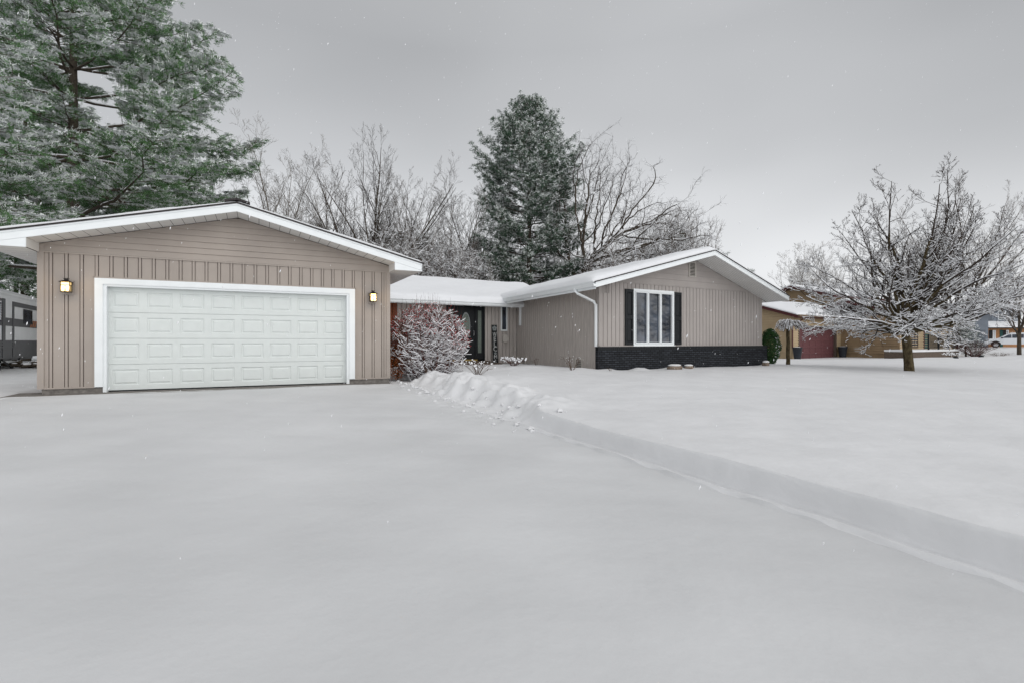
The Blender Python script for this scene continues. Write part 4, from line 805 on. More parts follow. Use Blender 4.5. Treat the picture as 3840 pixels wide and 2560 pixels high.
rng = np.random.default_rng(72); pp = pine(rng, 18, 2.2, lambda f, th: np.interp(f, [0, .2, .6, 1], [5.8, 6.0, 4.0, .3]), nb=70, sec=16, tspace=.24, needle_n=16, nl=.13, nw=.022, snow=.6, trunk_r=.24, elev=(-.08, .5), snowblob=.5, tsize=1.2, wh=1.2, padr=1.6)
put_pine('white_pine', gp(95, 33), pp, ('needle', 'frost'), 'pine with heavy snow behind the camper trailer, left of the huge pine').scale = (1.3, 1.3, 1.3)
rng = np.random.default_rng(73); pp = pine(rng, 15, 4.6, lambda f, th: np.interp(f, [0, .2, .6, 1], [4.6, 5.0, 3.8, .3]), nb=80, sec=18, tspace=.20, needle_n=16, nl=.13, nw=.02, snow=1.25, trunk_r=.2, elev=(-.05, .5), snowblob=.9, padr=1.5, wh=1.0)
put_pine('white_pine', gp(-420, 15.5), pp, ('needle', 'frost'), 'whitest pine, its snowy boughs reaching in from the left edge')
# centre pine
def mid_r(f, th):
    r_ = np.interp(f, [0, .06, .15, .25, .35, .5, .62, .72, .84, .93, 1], [3.4, 4.9, 4.2, 4.0, 4.3, 4.5, 4.3, 3.3, 2.3, 1.4, .35]); l_ = np.interp(f, [0, .08, .2, .35, .5, .62, .70, .84, .93, 1], [3.3, 4.8, 4.1, 3.7, 4.2, 4.3, 3.8, 2.4, 1.5, .35])
    c = math.cos(th); return r_ if c > .2 else l_ if c < -.2 else (r_+l_)/2*.8
rng = np.random.default_rng(74); pp = pine(rng, 18.6, 2.3, mid_r, nb=180, sec=17, tspace=.24, needle_n=14, nl=.13, nw=.026, snow=.34, trunk_r=.3, elev=(.05, .85), snowblob=.34, tsize=1.15)
put_pine('white_pine', gp(1985, 34), pp, ('needle2', 'frost'), 'tall dense dark green pine rising behind the middle of the house')
# smaller conifers
rng = np.random.default_rng(75); pp = pine(rng, 9, .8, lambda f, th: np.interp(f, [0, .3, 1], [2.4, 2.0, .1]), nb=70, sec=12, tspace=.26, needle_n=11, nl=.15, nw=.03, snow=.4, trunk_r=.12, elev=(-.1, .6), snowblob=.2, tsize=1.1)
sp0 = put_pine('spruce_tree', gp(2540, 46), pp, ('needle2', 'frost'), 'dark conifer tip above the right end of the main roof slope', 'tree')
sp0.scale = (1.7, 1.7, 1.38)
for px, Y, s, lb in [(2690, 40, 1.0, 'conifer tip poking up just behind the gable peak of the house'), (2812, 44, .88, 'tiny conifer tip past the right roof slope of the house'),
     (1195, 44, 1.35, 'dark evergreen behind the crooked pale bare tree'), (1475, 40, 1.15, 'dark evergreen at the foot of the fan-shaped oak'), (1590, 38, 1.1, 'dark evergreen behind the eave end of the garage roof'),
     (1790, 40, 1.1, 'dark evergreen left of the centre pine, low behind the wing roof'), (60, 33, 1.5, 'dark evergreen far behind the camper trailer'), (2080, 42, .9, 'dark evergreen low between the centre pine and the spreading oak')]:
    o = copy_tree(sp0); o.location = gp(px, Y); o['label'] = lb; k = s; o.scale = (k*1.2, k*1.2, k); o.rotation_euler.z = px
# ------------------------------------------------------------------ shrubs and garden
rng = np.random.default_rng(81); by = 12.6; bb_ = at(1615, 1385, by); bb_.z = gz(bb_.x, by)-.05
att = ell(rng, 4200, (bb_.x-.10, by, bb_.z+1.02), (1.10, .9, 1.0), .1); att = att[att[:, 2] > bb_.z+.15]
stems = []; par0 = []
for k in range(26):
    a = rng.random()*6.28; q = .08+.2*rng.random(); d = Vector((math.cos(a), math.sin(a)*.8, .9)); p = Vector((bb_.x+q*math.cos(a), by+q*math.sin(a), bb_.z-.05)); stems.append(p); par0.append(-1)
    for j in range(2): p = p+d.normalized()*.11; stems.append(p); par0.append(len(stems)-2)
P, par = colonize(rng, att, stems, par0, .06, 1.0, .066, 90, .0, .22); P = smooth_nodes(P, par, 1); r = radii(par, .0035, 2.5); r = np.minimum(r, .02); m = np.where(par >= 0)[0]
st_, sn = MB(), MB(); P0, P1 = P[par[m]], P[m]; tubes(st_, P0, P1, r[par[m]]*.95, r[m], 4, 0, .004)
ends = np.repeat(m[r[m] < .006], 3); d = nrm(nrm(P[ends]-P[par[ends]])+rng.normal(size=(len(ends), 3))*.6+np.array([0, 0, .25])); ln = .10+.12*rng.random(len(ends)); tp_ = P[ends]+d*ln[:, None]; tubes(st_, P[ends], tp_, .003, .002, 3)
lg = ends[::14]; d = nrm(nrm(P[lg]-np.array([bb_.x, by, bb_.z]))*.35+np.array([0, 0, 1.])+rng.normal(size=(len(lg), 3))*.12); okl = P[lg][:, 2] > bb_.z+1.55; tubes(st_, P[lg][okl], P[lg][okl]+d[okl]*.42, .003, .0015, 3)
for a, b, x in ((P0, P1, r[m]), (P[ends], tp_, np.full(len(ends), .003))):
    ok = (np.abs(nrm(b-a)[:, 2]) < .8) & (rng.random(len(a)) < np.interp(a[:, 2], [bb_.z+1.2, bb_.z+1.9], [.66, .40])) & ~((a[:, 0] < bb_.x-.62) & (rng.random(len(a)) < .6)); o_ = np.zeros_like(a[ok]); o_[:, 2] = x[ok]+.004; tubes(sn, a[ok]+o_, b[ok]+o_, x[ok]*.7+.0055, x[ok]*.6+.005, 4)
bush = thing('shrub', bb_, 'large snow-covered red-tipped shrub arching beside the garage corner', 'shrub'); st_.build('stems', 'red_twig', bush); sn.build('snow_cover', 'twig_snow', bush)
def leaves(rng, c, s, mb, mi=0):
    n = len(c); d = nrm(rng.normal(size=(n, 3))); e = nrm(np.cross(d, rng.normal(size=(n, 3)))); d, e = d*s, e*s*.6; V_ = np.stack([c-d*.5, c+e*.5, c+d*.5, c-e*.5], 1).reshape(-1, 3); mb.add(V_, np.arange(4*n).reshape(-1, 4), mi)
mb = MB(); up_ = (tp_[:, 2] > bb_.z+1.25) & (rng.random(len(tp_)) < np.interp(tp_[:, 0], [bb_.x-.8, bb_.x+.5], [.85, .45])) | ((tp_[:, 0] > bb_.x+.55) & (tp_[:, 2] > bb_.z+.9) & (rng.random(len(tp_)) < .7)); leaves(rng, tp_[up_]+rng.normal(size=(up_.sum(), 3))*.012, .036, mb); mb.build('red_buds', 'red_leaf', bush)
# rusty-leaved shrub tight against the garage corner
rng = np.random.default_rng(82); c0 = at(1492, 1402, 12.35); c0.z = gz(c0.x, c0.y)-.05
att = ell(rng, 420, (c0.x, c0.y, c0.z+.8), (.26, .3, .8)); tr = [Vector((c0.x, c0.y, c0.z+i*.08)) for i in range(3)]
P, par = colonize(rng, att, tr, [-1, 0, 1], .07, 1.2, .1, 60, 0, .25); r = np.minimum(radii(par, .003, 2.4), .015); m = np.where(par >= 0)[0]; s1 = MB(); tubes(s1, P[par[m]], P[m], r[par[m]], r[m], 4, 0, .004)
sh = thing('shrub', c0, 'shrub with rusty orange leaves squeezed between the garage corner and the big snowy shrub', 'shrub'); s1.build('stems', 'dead', sh)
mb = MB(); pk = P[m][rng.integers(0, len(m), 2600)]+rng.normal(size=(2600, 3))*.05; leaves(rng, pk, .042, mb); mb.build('leaves', 'rust_leaf', sh)
mb = MB(); pk = P[m][rng.random(len(m)) < .4]; tubes(mb, pk+np.array([0, 0, .01]), pk+np.array([.05, .01, .012]), .009, .007, 4); mb.build('snow_cover', 'twig_snow', sh)
# little garden plants
def tuftplant(name, px, py, Y, w, h, n, seed, label, cat, heads=True, mt='dead', caps='twig_snow', capr=.018, up=1.0):
    rng = np.random.default_rng(seed); b = at(px, py, Y); g = gz(b.x, b.y); t = thing(name, (b.x, b.y, g), label, cat); s, c = MB(), MB()
    for k in range(n):
        a = rng.random()*6.28; q = rng.random()**.5*w; p = np.array([b.x+.12*w*math.cos(a), b.y+.12*w*math.sin(a), g-.03]); hh = h*(.55+.5*rng.random())
        e_ = p+np.array([q*math.cos(a), q*math.sin(a)*.7, hh*up]); mid = (p+e_)/2+rng.normal(size=3)*.02+np.array([0, 0, .04]); tubes(s, np.array([p, mid]), np.array([mid, e_]), .005, .0035, 4)
        for j in range(2):
            e2 = e_+rng.normal(size=3)*np.array([.07, .07, .04])*(h/.4); tubes(s, mid[None]*.4+e_[None]*.6, e2[None], .003, .0025, 3)
            if heads: blob(c, e2+np.array([0, 0, .008]), (capr*(.6+.7*rng.random()),)*3, rng, 0, 6, 4)
    s.build('stems', mt, t); 
    if c.n: c.build('snow_caps', caps, t)
    return t
tuftplant('perennial', 1790, 1385, 12.2, .36, .34, 26, 91, 'dried flower stems with snow caps in front of the porch, left of the berry bush', 'plant')
tuftplant('berry_bush', 1925, 1362, 15.6, .38, .30, 34, 92, 'small reddish bush dotted with snow pompoms below the welcome board', 'plant', mt='red_twig', capr=.026)
tuftplant('perennial', 2145, 1378, 13.9, .24, .42, 12, 93, 'thin bare brown stems standing by the house side wall vent', 'plant', capr=.009)
tuftplant('perennial', 2290, 1376, 14.1, .12, .12, 5, 94, 'tiny dried stems at the front left corner of the dark brick base', 'plant', heads=False)
tuftplant('perennial', 2012, 1366, 16.0, .14, .26, 6, 95, 'few wispy stems against the long side wall', 'plant', heads=False)
tuftplant('perennial', 1600, 1408, 11.9, .15, .16, 6, 96, 'low twigs poking from the snow mound under the big snowy shrub', 'plant', heads=False)
def rock(px, py, Y, r, seed, label, cap=True, m='stone'):
    rng = np.random.default_rng(seed); b = at(px, py, Y); g = gz(b.x, b.y); t = thing('rock', (b.x, b.y, g), label, 'rock'); s = MB(); blob(s, (b.x, b.y, g+r[2]*.35), r, rng, 0, 12, 7, .16); s.build('stone', m, t, smooth=True)
    if cap: s = MB(); blob(s, (b.x, b.y, g+r[2]*1.12), (r[0]*.92, r[1]*.92, r[2]*.4), rng, 0, 12, 6, .08); s.build('snow_cap', 'snow', t, smooth=True)
rock(2530, 1366, 15.3, (.24, .13, .11), 1, 'longer tan landscaping rock with snow on top by the dark brick base'); rock(2583, 1362, 15.6, (.16, .11, .09), 2, 'smaller rounded rock right of the longer tan rock by the brick base')
rock(2872, 1352, 17.7, (.13, .12, .13), 3, 'pale rock at the foot of the green evergreen bush'); rock(3583, 1325, 29, (.14, .12, .10), 4, 'small dark rock in the snow below the neighbouring porch', False, 'black'); rock(3680, 1325, 31, (.15, .12, .10), 5, 'small dark rock in the snow left of the white car', False, 'black')
# evergreen bush at the right corner of the house
rng = np.random.default_rng(84); eb = at(2888, 1345, 18.6); eb.z = gz(eb.x, eb.y); yb = thing('evergreen_bush', eb, 'bright green egg-shaped evergreen bush at the right corner of the house', 'bush')
c = ell(rng, 9000, (0, 0, .68), (.36, .36, .72), .45); c = c[c[:, 2] > .02]; lump = 1+.10*np.sin(np.arctan2(c[:, 1], c[:, 0])*5+c[:, 2]*6)+.06*np.sin(c[:, 2]*17+c[:, 0]*9); c[:, :2] *= lump[:, None]; c += np.array(eb); mb = MB(); leaves(rng, c, .05, mb, 0); mb.build('foliage', 'yew', yb)
mb = MB(); sel = c[(rng.random(len(c)) < .05) & (c[:, 0] > eb.x)]; leaves(rng, sel+np.array([.01, -.02, .02]), .05, mb); mb.build('snow_cover', 'twig_snow', yb); mb = MB(); pathtube(mb, [(eb.x, eb.y, eb.z-.1), (eb.x, eb.y, eb.z+.9)], [.04, .01], 6); mb.build('trunk', 'bark', yb)
# grafted weeping tree
wy = 19.5; wt = at(2955, 1352, wy); wt.z = gz(wt.x, wy)-.05; rng = np.random.default_rng(85); wtree = thing('weeping_tree', wt, 'short straight-trunked weeping tree with a flat snowy top in front of the neighbouring garage', 'tree')
mb = MB(); hgt = HC+(1280-1222)/FPX*wy-wt.z; pathtube(mb, [(wt.x+.01*math.sin(k*2), wt.y, wt.z+hgt*k/7) for k in range(8)], [.085, .075, .07, .072, .068, .07, .066, .075], 10); mb.build('trunk', 'bark_moss', wtree, smooth=True)
s, sn = MB(), MB(); A_, B_ = [], []
for k in range(150):
    a = rng.random()*6.28; L_ = (.2+.34*rng.random())*(1.5 if math.cos(a) > .3 else .9); n = 6; p = [np.array([wt.x, wt.y, wt.z+hgt])]; h_ = .12*rng.random()
    for q in range(1, n): f = q/(n-1); p.append(np.array([wt.x+L_*f*math.cos(a), wt.y+L_*f*math.sin(a), wt.z+hgt+h_*math.sin(f*2.6)*1.5+.10*math.sin(f*3.1)-.28*f*f*rng.random()])+rng.normal(size=3)*.02)
    A_ += p[:-1]; B_ += p[1:]
A_, B_ = np.array(A_), np.array(B_); tubes(s, A_, B_, .009, .007, 4); ok = rng.random(len(A_)) < .7; o_ = np.array([0, 0, .014]); tubes(sn, A_[ok]+o_, B_[ok]+o_, .013, .011, 4); s.build('branches', 'dead', wtree); sn.build('snow_cover', 'twig_snow', wtree)

# ------------------------------------------------------------------ neighbouring house
NF = Frame(2972, 33.2, 28.4, 26.0); nb_ = thing('neighbouring_house', NF.P(3, 0, -.2), 'tan lap-sided house with maroon trim and garage door beyond the side yard', 'house')
NG = 4.05; NB = -.35; NE = HC+(1280-1178)/FPX*33.2   # garage width, base, eave height
du = NF.pu(2996, 1280)[0]; dw = NF.pu(3132, 1280)[0]; NG = NF.pu(3152, 1280)[0]-.42; mb = MB(); dzt = HC+(1280-1228)/FPX*34
full = lambda a, b: (lambda z: (a, b))
laps(mb, NF, 'u', 0, 0.05, NE, .17, full(.1, du-.12), proud=.06); laps(mb, NF, 'u', 0, .05, NE, .17, full(dw+.12, NG+.35), proud=.06); laps(mb, NF, 'u', 0, dzt+.12, NE, .17, full(du-.12, dw+.12), proud=.06)
mb.box(NF, 0, du-.1, 0.01, .1, NB, .05); mb.box(NF, dw+.1, NG+.4, .01, .1, NB, .05); mb.box(NF, 0, NG+.4, .25, .3, NB, NE)
mb.box(NF, -.02, .1, -.03, .1, .0, NE); mb.box(NF, NG+.3, NG+.42, -.03, .1, .0, NE)
mb.build('wall', 'tan', nb_)
mb = MB(); ridge = 4.0; rs = .30; laps(mb, NF, 'v', 0, .25, NE+rs*ridge, .18, lambda z: (max(.0, (z-NE)/rs), 2*ridge-max(.0, (z-NE)/rs)), proud=.06)
mb.box(NF, .01, .1, 0, 8, NB, .25); mb.build('side_wall', 'tan', nb_)
mb = MB(); mb.box(NF, du-.1, du, -.05, .1, NB, dzt+.02); mb.box(NF, dw, dw+.12, -.05, .1, NB, dzt+.02); mb.box(NF, du-.1, dw+.12, -.05, .1, dzt, dzt+.12); mb.build('door_frame', 'wood_step', nb_)
mb = MB()
for r_ in range(5):
    for c_ in range(6):
        a = du+.01+c_*(dw-du-.02)/6; b = a+(dw-du-.02)/6; z0 = NB+.05+r_*(dzt-NB-.05)/5; z1 = z0+(dzt-NB-.05)/5; R4 = [(a, b, z0, z1, .0), (a+.05, b-.05, z0+.06, z1-.06, .0), (a+.07, b-.07, z0+.08, z1-.08, .03)]
        V_ = []
        for p, q, w_, x, d in R4: V_ += [NF.P(p, .12+d, w_), NF.P(q, .12+d, w_), NF.P(q, .12+d, x), NF.P(p, .12+d, x)]
        mb.add(V_, [(k*4+i, k*4+(i+1) % 4, k*4+4+(i+1) % 4, k*4+4+i) for k in range(2) for i in range(4)]+[(8, 9, 10, 11)])
mb.build('garage_door', 'maroon_door', nb_)
def nroof(fr, u0, u1, v0, vr, v1, z0, sl_, name, T=.16, seed=9):
    zz = lambda v: z0+sl_*(v-v0) if v < vr else z0+sl_*(vr-v0)-sl_*(v-vr); m = MB(); vl = [v0, vr, v1]
    A = [fr.P(u0, v, zz(v)) for v in vl]+[fr.P(u0, v, zz(v)-.2) for v in vl[::-1]]; B = [fr.P(u1, v, zz(v)) for v in vl]+[fr.P(u1, v, zz(v)-.2) for v in vl[::-1]]
    k = 6; m.add(A+B, [(i, k+i, k+(i+1) % k, (i+1) % k) for i in range(k)]); q = [(i, i+1, k-2-i, k-1-i) for i in range(2)]; m.add(A, q); m.add(B, [t[::-1] for t in q]); o = m.build(name, 'maroon', nb_)
    snowroof(fr, [(v0-.05, zz(v0-.05)+.004), (vr, zz(vr)+.004), (v1, zz(v1)+.004)], u0+.02, u1, T, .25, .2, .25, .1, seed, nv=40, ns=40, swap=True, rake0=.5).build('snow_cover', 'roof_snow', o, smooth=True); return zz
nroof(NF, -.35, NG+3.2, -.55, 4.0, 8.5, NE-.1, .30, 'roof')
# taller block behind
u_, z_ = NF.pu(2963, 1071, 6.5); TBu = NF.pu(2930, 1090, 6.5)[0]
mb = MB(); TU = NF.pv(2963, 1070, 1.0); 
vr_ = 6.5; zt_ = NF.pu(2963, 1072, vr_)[1]; tu0 = NF.pu(2963, 1072, vr_)[0]; vf = 2.6; zf = zt_-.30*(vr_-vf)
nroof(NF, tu0, tu0+11, vf, vr_, 10.4, zf, .30, 'upper_roof', seed=10)
mb.prism([NF.P(tu0+.5, vf+.5, zf-1.8), NF.P(tu0+.5, 9.9, zf-1.8), NF.P(tu0+.5, 9.9, zf-.1), NF.P(tu0+.5, vr_, zt_-.15), NF.P(tu0+.5, vf+.5, zf-.1)], [NF.P(tu0+.6, vf+.5, zf-1.8), NF.P(tu0+.6, 9.9, zf-1.8), NF.P(tu0+.6, 9.9, zf-.1), NF.P(tu0+.6, vr_, zt_-.15), NF.P(tu0+.6, vf+.5, zf-.1)])
mb.box(NF, tu0+.6, tu0+10.5, vf+.5, 9.9, 0, zf-.1); mb.build('upper_wall', 'tan_shaded', nb_)
# projecting block right of the garage
UA = NG+.42; va = NF.pv(3372, 1280, UA)[0]; z4 = NE+.0
mb = MB(); laps(mb, NF, 'v', UA, .16, z4, .18, full(va, 0), proud=.06); mb.box(NF, UA+.02, UA+.12, va, 0.0, NB, .16); mb.box(NF, UA-.03, UA+.1, va-.03, va+.1, .1, z4); mb.build('wing_side_wall', 'tan_shaded', nb_)
mb = MB(); laps(mb, NF, 'u', va, .45, z4, .18, full(UA+.1, UA+9.4), proud=.06); mb.box(NF, UA+.1, UA+9.5, va+.03, va+.2, NB, .45); mb.build('wing_front_wall', 'tan', nb_)
nroof(NF, UA-.3, UA+9.9, va-.9, va+3.4, va+7.6, z4-.1, .30, 'wing_roof', seed=12)
mb = MB(); mb.box(NF, UA-.02, UA+9.6, va-.6, va-.01, z4-.25, z4-.2); mb.build('wing_soffit', 'maroon', nb_)
mb = MB()
v_a = NF.pv(3208, 1315, UA)[0]; v_b = NF.pv(3229, 1315, UA)[0]; mb.box(NF, UA-.03, UA-.01, v_b, v_a, .25, .62)
for k in range(5): mb.box(NF, UA-.045, UA-.03, v_b+.03+k*.1, v_b+.06+k*.1, .28, .58)
mb.build('wall_vent', 'util', nb_)
def nwin(px0, px1, z0, z1, v, mm='wood_step', name='window'):
    a = NF.pu(px0, 1280, v)[0]; b = NF.pu(px1, 1280, v)[0]; m = MB(); m.box(NF, a, a+.07, v-.07, v+.02, z0, z1); m.box(NF, b-.07, b, v-.07, v+.02, z0, z1); m.box(NF, a, b, v-.07, v+.02, z1-.07, z1); m.box(NF, a, b, v-.07, v+.02, z0, z0+.07); m.box(NF, (a+b)/2-.03, (a+b)/2+.03, v-.06, v+.02, z0, z1)
    o = m.build(name, mm, nb_); m = MB(); m.box(NF, a+.05, b-.05, v-.04, v-.025, z0+.05, z1-.05); m.build('pane', 'glass', o)
nwin(3415, 3439, .55, 2.0, va); nwin(3552, 3587, 1.0, 2.1, va)
a = NF.pu(3464, 1280, va)[0]; b = NF.pu(3480, 1280, va)[0]; mb = MB(); mb.box(NF, a-.1, a, va-.06, va, .4, 2.45); mb.box(NF, b, b+.1, va-.06, va, .4, 2.45); mb.box(NF, a-.1, b+.1, va-.06, va, 2.4, 2.5); o = mb.build('entrance_frame', 'maroon', nb_)
mb = MB(); mb.box(NF, a, b, va-.05, va-.01, .4, 2.4); mb.build('front_door', 'green_door', nb_)
# porch with railing
pa = NF.pu(3420, 1280, va-1.6)[0]; pb = NF.pu(3596, 1280, va-1.6)[0]; mb = MB(); mb.box(NF, pa, pb, va-1.6, va-.05, NB, .33); pr = mb.build('porch', 'wood_step', nb_)
mb = MB(); mb.box(NF, pa-.05, pb+.03, va-1.66, va-.06, .332, .46); mb.build('snow_cover', 'snow', pr)
ra = NF.pu(3482, 1280, va-1.55)[0]; rb = NF.pu(3590, 1280, va-1.55)[0]; mb = MB(); mb.box(NF, ra, rb, va-1.57, va-1.53, 1.38, 1.43); mb.box(NF, ra, rb, va-1.56, va-1.54, .55, .58)
for k in range(4): q = ra+(rb-ra)*k/3; mb.box(NF, q-.04, q+.04, va-1.59, va-1.51, .4, 1.45)
q = ra+.12
while q < rb: mb.box(NF, q-.015, q+.015, va-1.56, va-1.54, .58, 1.38); q += .13
mb.build('railing', 'black', pr)
# neighbour downspout, lanterns, planters
mb = MB(); pathtube(mb, [NF.P(.6, -.62, NE-.2), NF.P(.45, -.4, NE-.4), NF.P(-.12, -.1, NE-.75), NF.P(-.14, -.08, NE-1.0), NF.P(-.14, -.08, .6)], .05, 6); mb.build('downspout', 'maroon', nb_)
mb = MB(); mb.box(NF, -.35, NG+.3, -.72, -.58, NE-.22, NE-.08); mb.build('gutter', 'tan_trim', nb_)
def nlamp(px, lb):
    u, z = NF.pu(px, 1220, -.12); t = thing('wall_lantern', NF.P(u, -.1, z-.2), lb, 'wall lamp', 'unlit lanterns beside the maroon garage door'); m = MB()
    A = [NF.P(u+x*.06, -.14+y*.06, z-.16) for x, y in ((-1, -1), (1, -1), (1, 1), (-1, 1))]; B = [NF.P(u+x*.10, -.14+y*.10, z+.1) for x, y in ((-1, -1), (1, -1), (1, 1), (-1, 1))]; m.hexa(A, B); m.build('glass', 'curtain', t)
    m = MB(); A = [NF.P(u+x*.12, -.14+y*.12, z+.1) for x, y in ((-1, -1), (1, -1), (1, 1), (-1, 1))]; B = [NF.P(u+x*.02, -.14+y*.02, z+.24) for x, y in ((-1, -1), (1, -1), (1, 1), (-1, 1))]; m.hexa(A, B); m.box(NF, u-.02, u+.02, -.15, -.01, z-.05, z+.0); m.box(NF, u-.07, u+.07, -.21, -.07, z-.19, z-.16); m.build('cap', 'metal_dark', t)
nlamp(2990, 'unlit dark lantern left of the maroon garage door'); nlamp(3144, 'unlit dark lantern right of the maroon garage door')
def planter(px, lb):
    u = NF.pu(px, 1300, -.45)[0]; c = np.array(NF.P(u, -.45, 0)); g = gz(c[0], c[1]); t = thing('planter', (c[0], c[1], g), lb, 'planter', 'dark planters beside the maroon garage door'); m = MB(); k = 16
    prf = [(.20, -.1), (.22, .1), (.30, .72), (.33, .74), (.33, .80), (.28, .80), (.27, .72)]
    V_ = [(c[0]+r_*math.cos(a), c[1]+r_*math.sin(a), g+z) for r_, z in prf for a in np.arange(k)/k*6.2832]; m.add(V_, [(i*k+j, i*k+(j+1) % k, (i+1)*k+(j+1) % k, (i+1)*k+j) for i in range(len(prf)-1) for j in range(k)]); m.build('pot', 'planter', t, smooth=True)
    m = MB(); blob(m, (c[0], c[1], g+.76), (.27, .27, .07), np.random.default_rng(1), 0, 14, 6, .03); m.build('snow_cap', 'snow', t, smooth=True)
planter(2990, 'dark round planter left of the maroon garage door'); planter(3160, 'dark round planter right of the maroon garage door')
# ------------------------------------------------------------------ camper trailer
th = math.atan2(.80, -.60); RF = Frame(0, 19.6, 0, 0); RF.o = ((0-1920)/FPX*19.6, 19.6); d_ = nrm(np.array([[-.553, .833]]))[0]; RF.u = tuple(d_); RF.v = (-d_[1], d_[0])   # u away from viewer, v to the left
g0 = -.27; rv = thing('camper_trailer', (RF.o[0]+RF.v[0]*1.2, RF.o[1], g0), 'white and graphite camper trailer parked left of the garage', 'camper trailer')
rt = HC+(1280-1094)/FPX*19.6; a0, a1 = -3.0, 6.4
mb = MB(); mb.box(RF, a0, a1, 0, 2.4, g0+1.32, rt-.06); 
z = g0+1.36
while z < rt-.15: mb.box(RF, a0, a1, -.012, 0, z, z+.07); z += .11
mb.build('body', 'rv_white', rv)
mb = MB(); mb.box(RF, a0-.04, a1+.04, -.05, 2.45, rt-.06, rt+.02); mb.build('roof', 'rv_white', rv); s = MB(); s.box(RF, a0, a1, -.02, 2.4, rt+.02, rt+.12); s.build('snow_cover', 'snow', rv)
mb = MB(); mb.box(RF, a0+.02, a1, -.02, 2.38, g0+.55, g0+1.32)
z = g0+1.0
while z < g0+1.25: mb.box(RF, a0+.02, a1, -.035, -.02, z, z+.06); z += .11
mb.build('skirt', 'rv_dark', rv)
mb = MB(); ru = lambda px: RF.pu(px, 1200, -.02)[0]; rz = lambda px, py: RF.pu(px, py, -.02)[1]
zb0, zb1 = rz(60, 1225), rz(60, 1196); mb.box(RF, a0, a1, -.024, -.013, zb0, zb1)
def rframe(u0, u1, z0, z1, w=.2):
    mb.box(RF, u0, u0+w, -.035, -.013, z0, z1); mb.box(RF, u0+w, u1, -.035, -.013, z1-w, z1)
rframe(ru(47), a1, g0+.6, rz(60, 1134)); mb.box(RF, ru(8), ru(19), -.035, -.013, g0+.6, rz(14, 1120)); mb.box(RF, a0, ru(18), -.034, -.013, rz(8, 1120)-.1, rz(8, 1120)); mb.build('graphite_trim', 'rv_dark', rv)
mb = MB(); w0, w1, y0, y1 = ru(88), ru(120), rz(104, 1216), rz(104, 1163); mb.box(RF, w0, w1, -.04, -.02, y0, y1); wo = mb.build('window', 'black', rv); mb = MB(); mb.box(RF, w0+.08, w1-.08, -.046, -.038, y0+.06, y1-.06); mb.build('pane', 'glass', wo)
mb = MB(); mb.box(RF, ru(-25), ru(3), -.04, -.02, y0, y1+.1); wo = mb.build('window', 'black', rv); mb = MB(); mb.box(RF, ru(-22), ru(1), -.046, -.038, y0+.06, y1+.04); mb.build('pane', 'glass', wo)
mb = MB()
for k in range(3):
    u = ru(112)+k*.34; mb.hexa([RF.P(u, -.03, zb0+.02), RF.P(u+.22, -.03, zb0+.02), RF.P(u+.52, -.03, zb1), RF.P(u+.30, -.03, zb1)], [RF.P(u, -.024, zb0+.02), RF.P(u+.22, -.024, zb0+.02), RF.P(u+.52, -.024, zb1), RF.P(u+.30, -.024, zb1)])
mb.build('orange_stripes', 'orange', rv)
def wheel(fr, u, v, z, r, w, parent, k=20, sgn=1):
    m = MB(); V_ = []; pr = [(r*.62, 0), (r*.92, -.0), (r, w*.15), (r, w*.85), (r*.92, w), (r*.62, w)]
    for rr, d in pr:
        for a in np.arange(k)/k*6.2832: V_.append(fr.P(u+rr*math.cos(a), v+d*sgn, z+rr*math.sin(a)))
    m.add(V_, [(i*k+j, i*k+(j+1) % k, (i+1)*k+(j+1) % k, (i+1)*k+j) for i in range(5) for j in range(k)]); o = m.build('wheel', 'tyre', parent, smooth=True)
    m = MB(); m.add([fr.P(u+r*.62*math.cos(a), v+.03*sgn, z+r*.62*math.sin(a)) for a in np.arange(k)/k*6.2832], [tuple(range(k))])
    for q in range(6):
        a = q*math.pi/3; c_, s_ = math.cos(a), math.sin(a); pts_ = [(u+c_*.05*r-s_*.1*r, z+s_*.05*r+c_*.1*r), (u+c_*.62*r-s_*.07*r, z+s_*.62*r+c_*.07*r), (u+c_*.62*r+s_*.07*r, z+s_*.62*r-c_*.07*r), (u+c_*.05*r+s_*.1*r, z+s_*.05*r-c_*.1*r)]
        m.hexa([fr.P(x, v+.005*sgn, y) for x, y in pts_], [fr.P(x, v+.028*sgn, y) for x, y in pts_])
    m.build('rim', 'chrome', o)
for px in (5, -60): wheel(RF, ru(px), .05, g0+.36, .33, .22, rv)
wheel(RF, ru(5), 2.15, g0+.36, .33, .22, rv)
mb = MB(); mb.box(RF, a0, a1-.3, .3, .4, g0+.42, g0+.55); mb.box(RF, a0, a1-.3, 2.0, 2.1, g0+.42, g0+.55); pathtube(mb, [RF.P(ru(22), .1, g0+.5), RF.P(ru(60), .1, g0+.10)], .04, 6); pathtube(mb, [RF.P(ru(90), .1, g0+.5), RF.P(ru(55), .1, g0+.08)], .04, 6); mb.box(RF, ru(50), ru(62), .0, .3, g0-.02, g0+.09)
mb.build('chassis', 'rv_dark', rv)
rng = np.random.default_rng(8); c = at(118, 1360, 21.5); wp = thing('woodpile', (c.x, c.y, gz(c.x, c.y)), 'low dark heap of snowy logs under the rear of the camper trailer', 'woodpile'); mb = MB(); s = MB()
for k in range(16):
    x = c.x-.9+1.9*rng.random(); y = c.y-.3+.6*rng.random(); z = gz(x, y)+.08+.16*rng.random(); d = nrm(np.array([[rng.normal(), rng.normal(), .1*rng.normal()]]))[0]*.3; pathtube(mb, [np.array([x, y, z])-d, np.array([x, y, z])+d], .07, 8); tubes(s, np.array([[x, y, z+.06]])-d*.8, np.array([[x, y, z+.06]])+d*.8, .04, .04, 5)
mb.build('logs', 'bark', wp); s.build('snow_cover', 'twig_snow', wp)
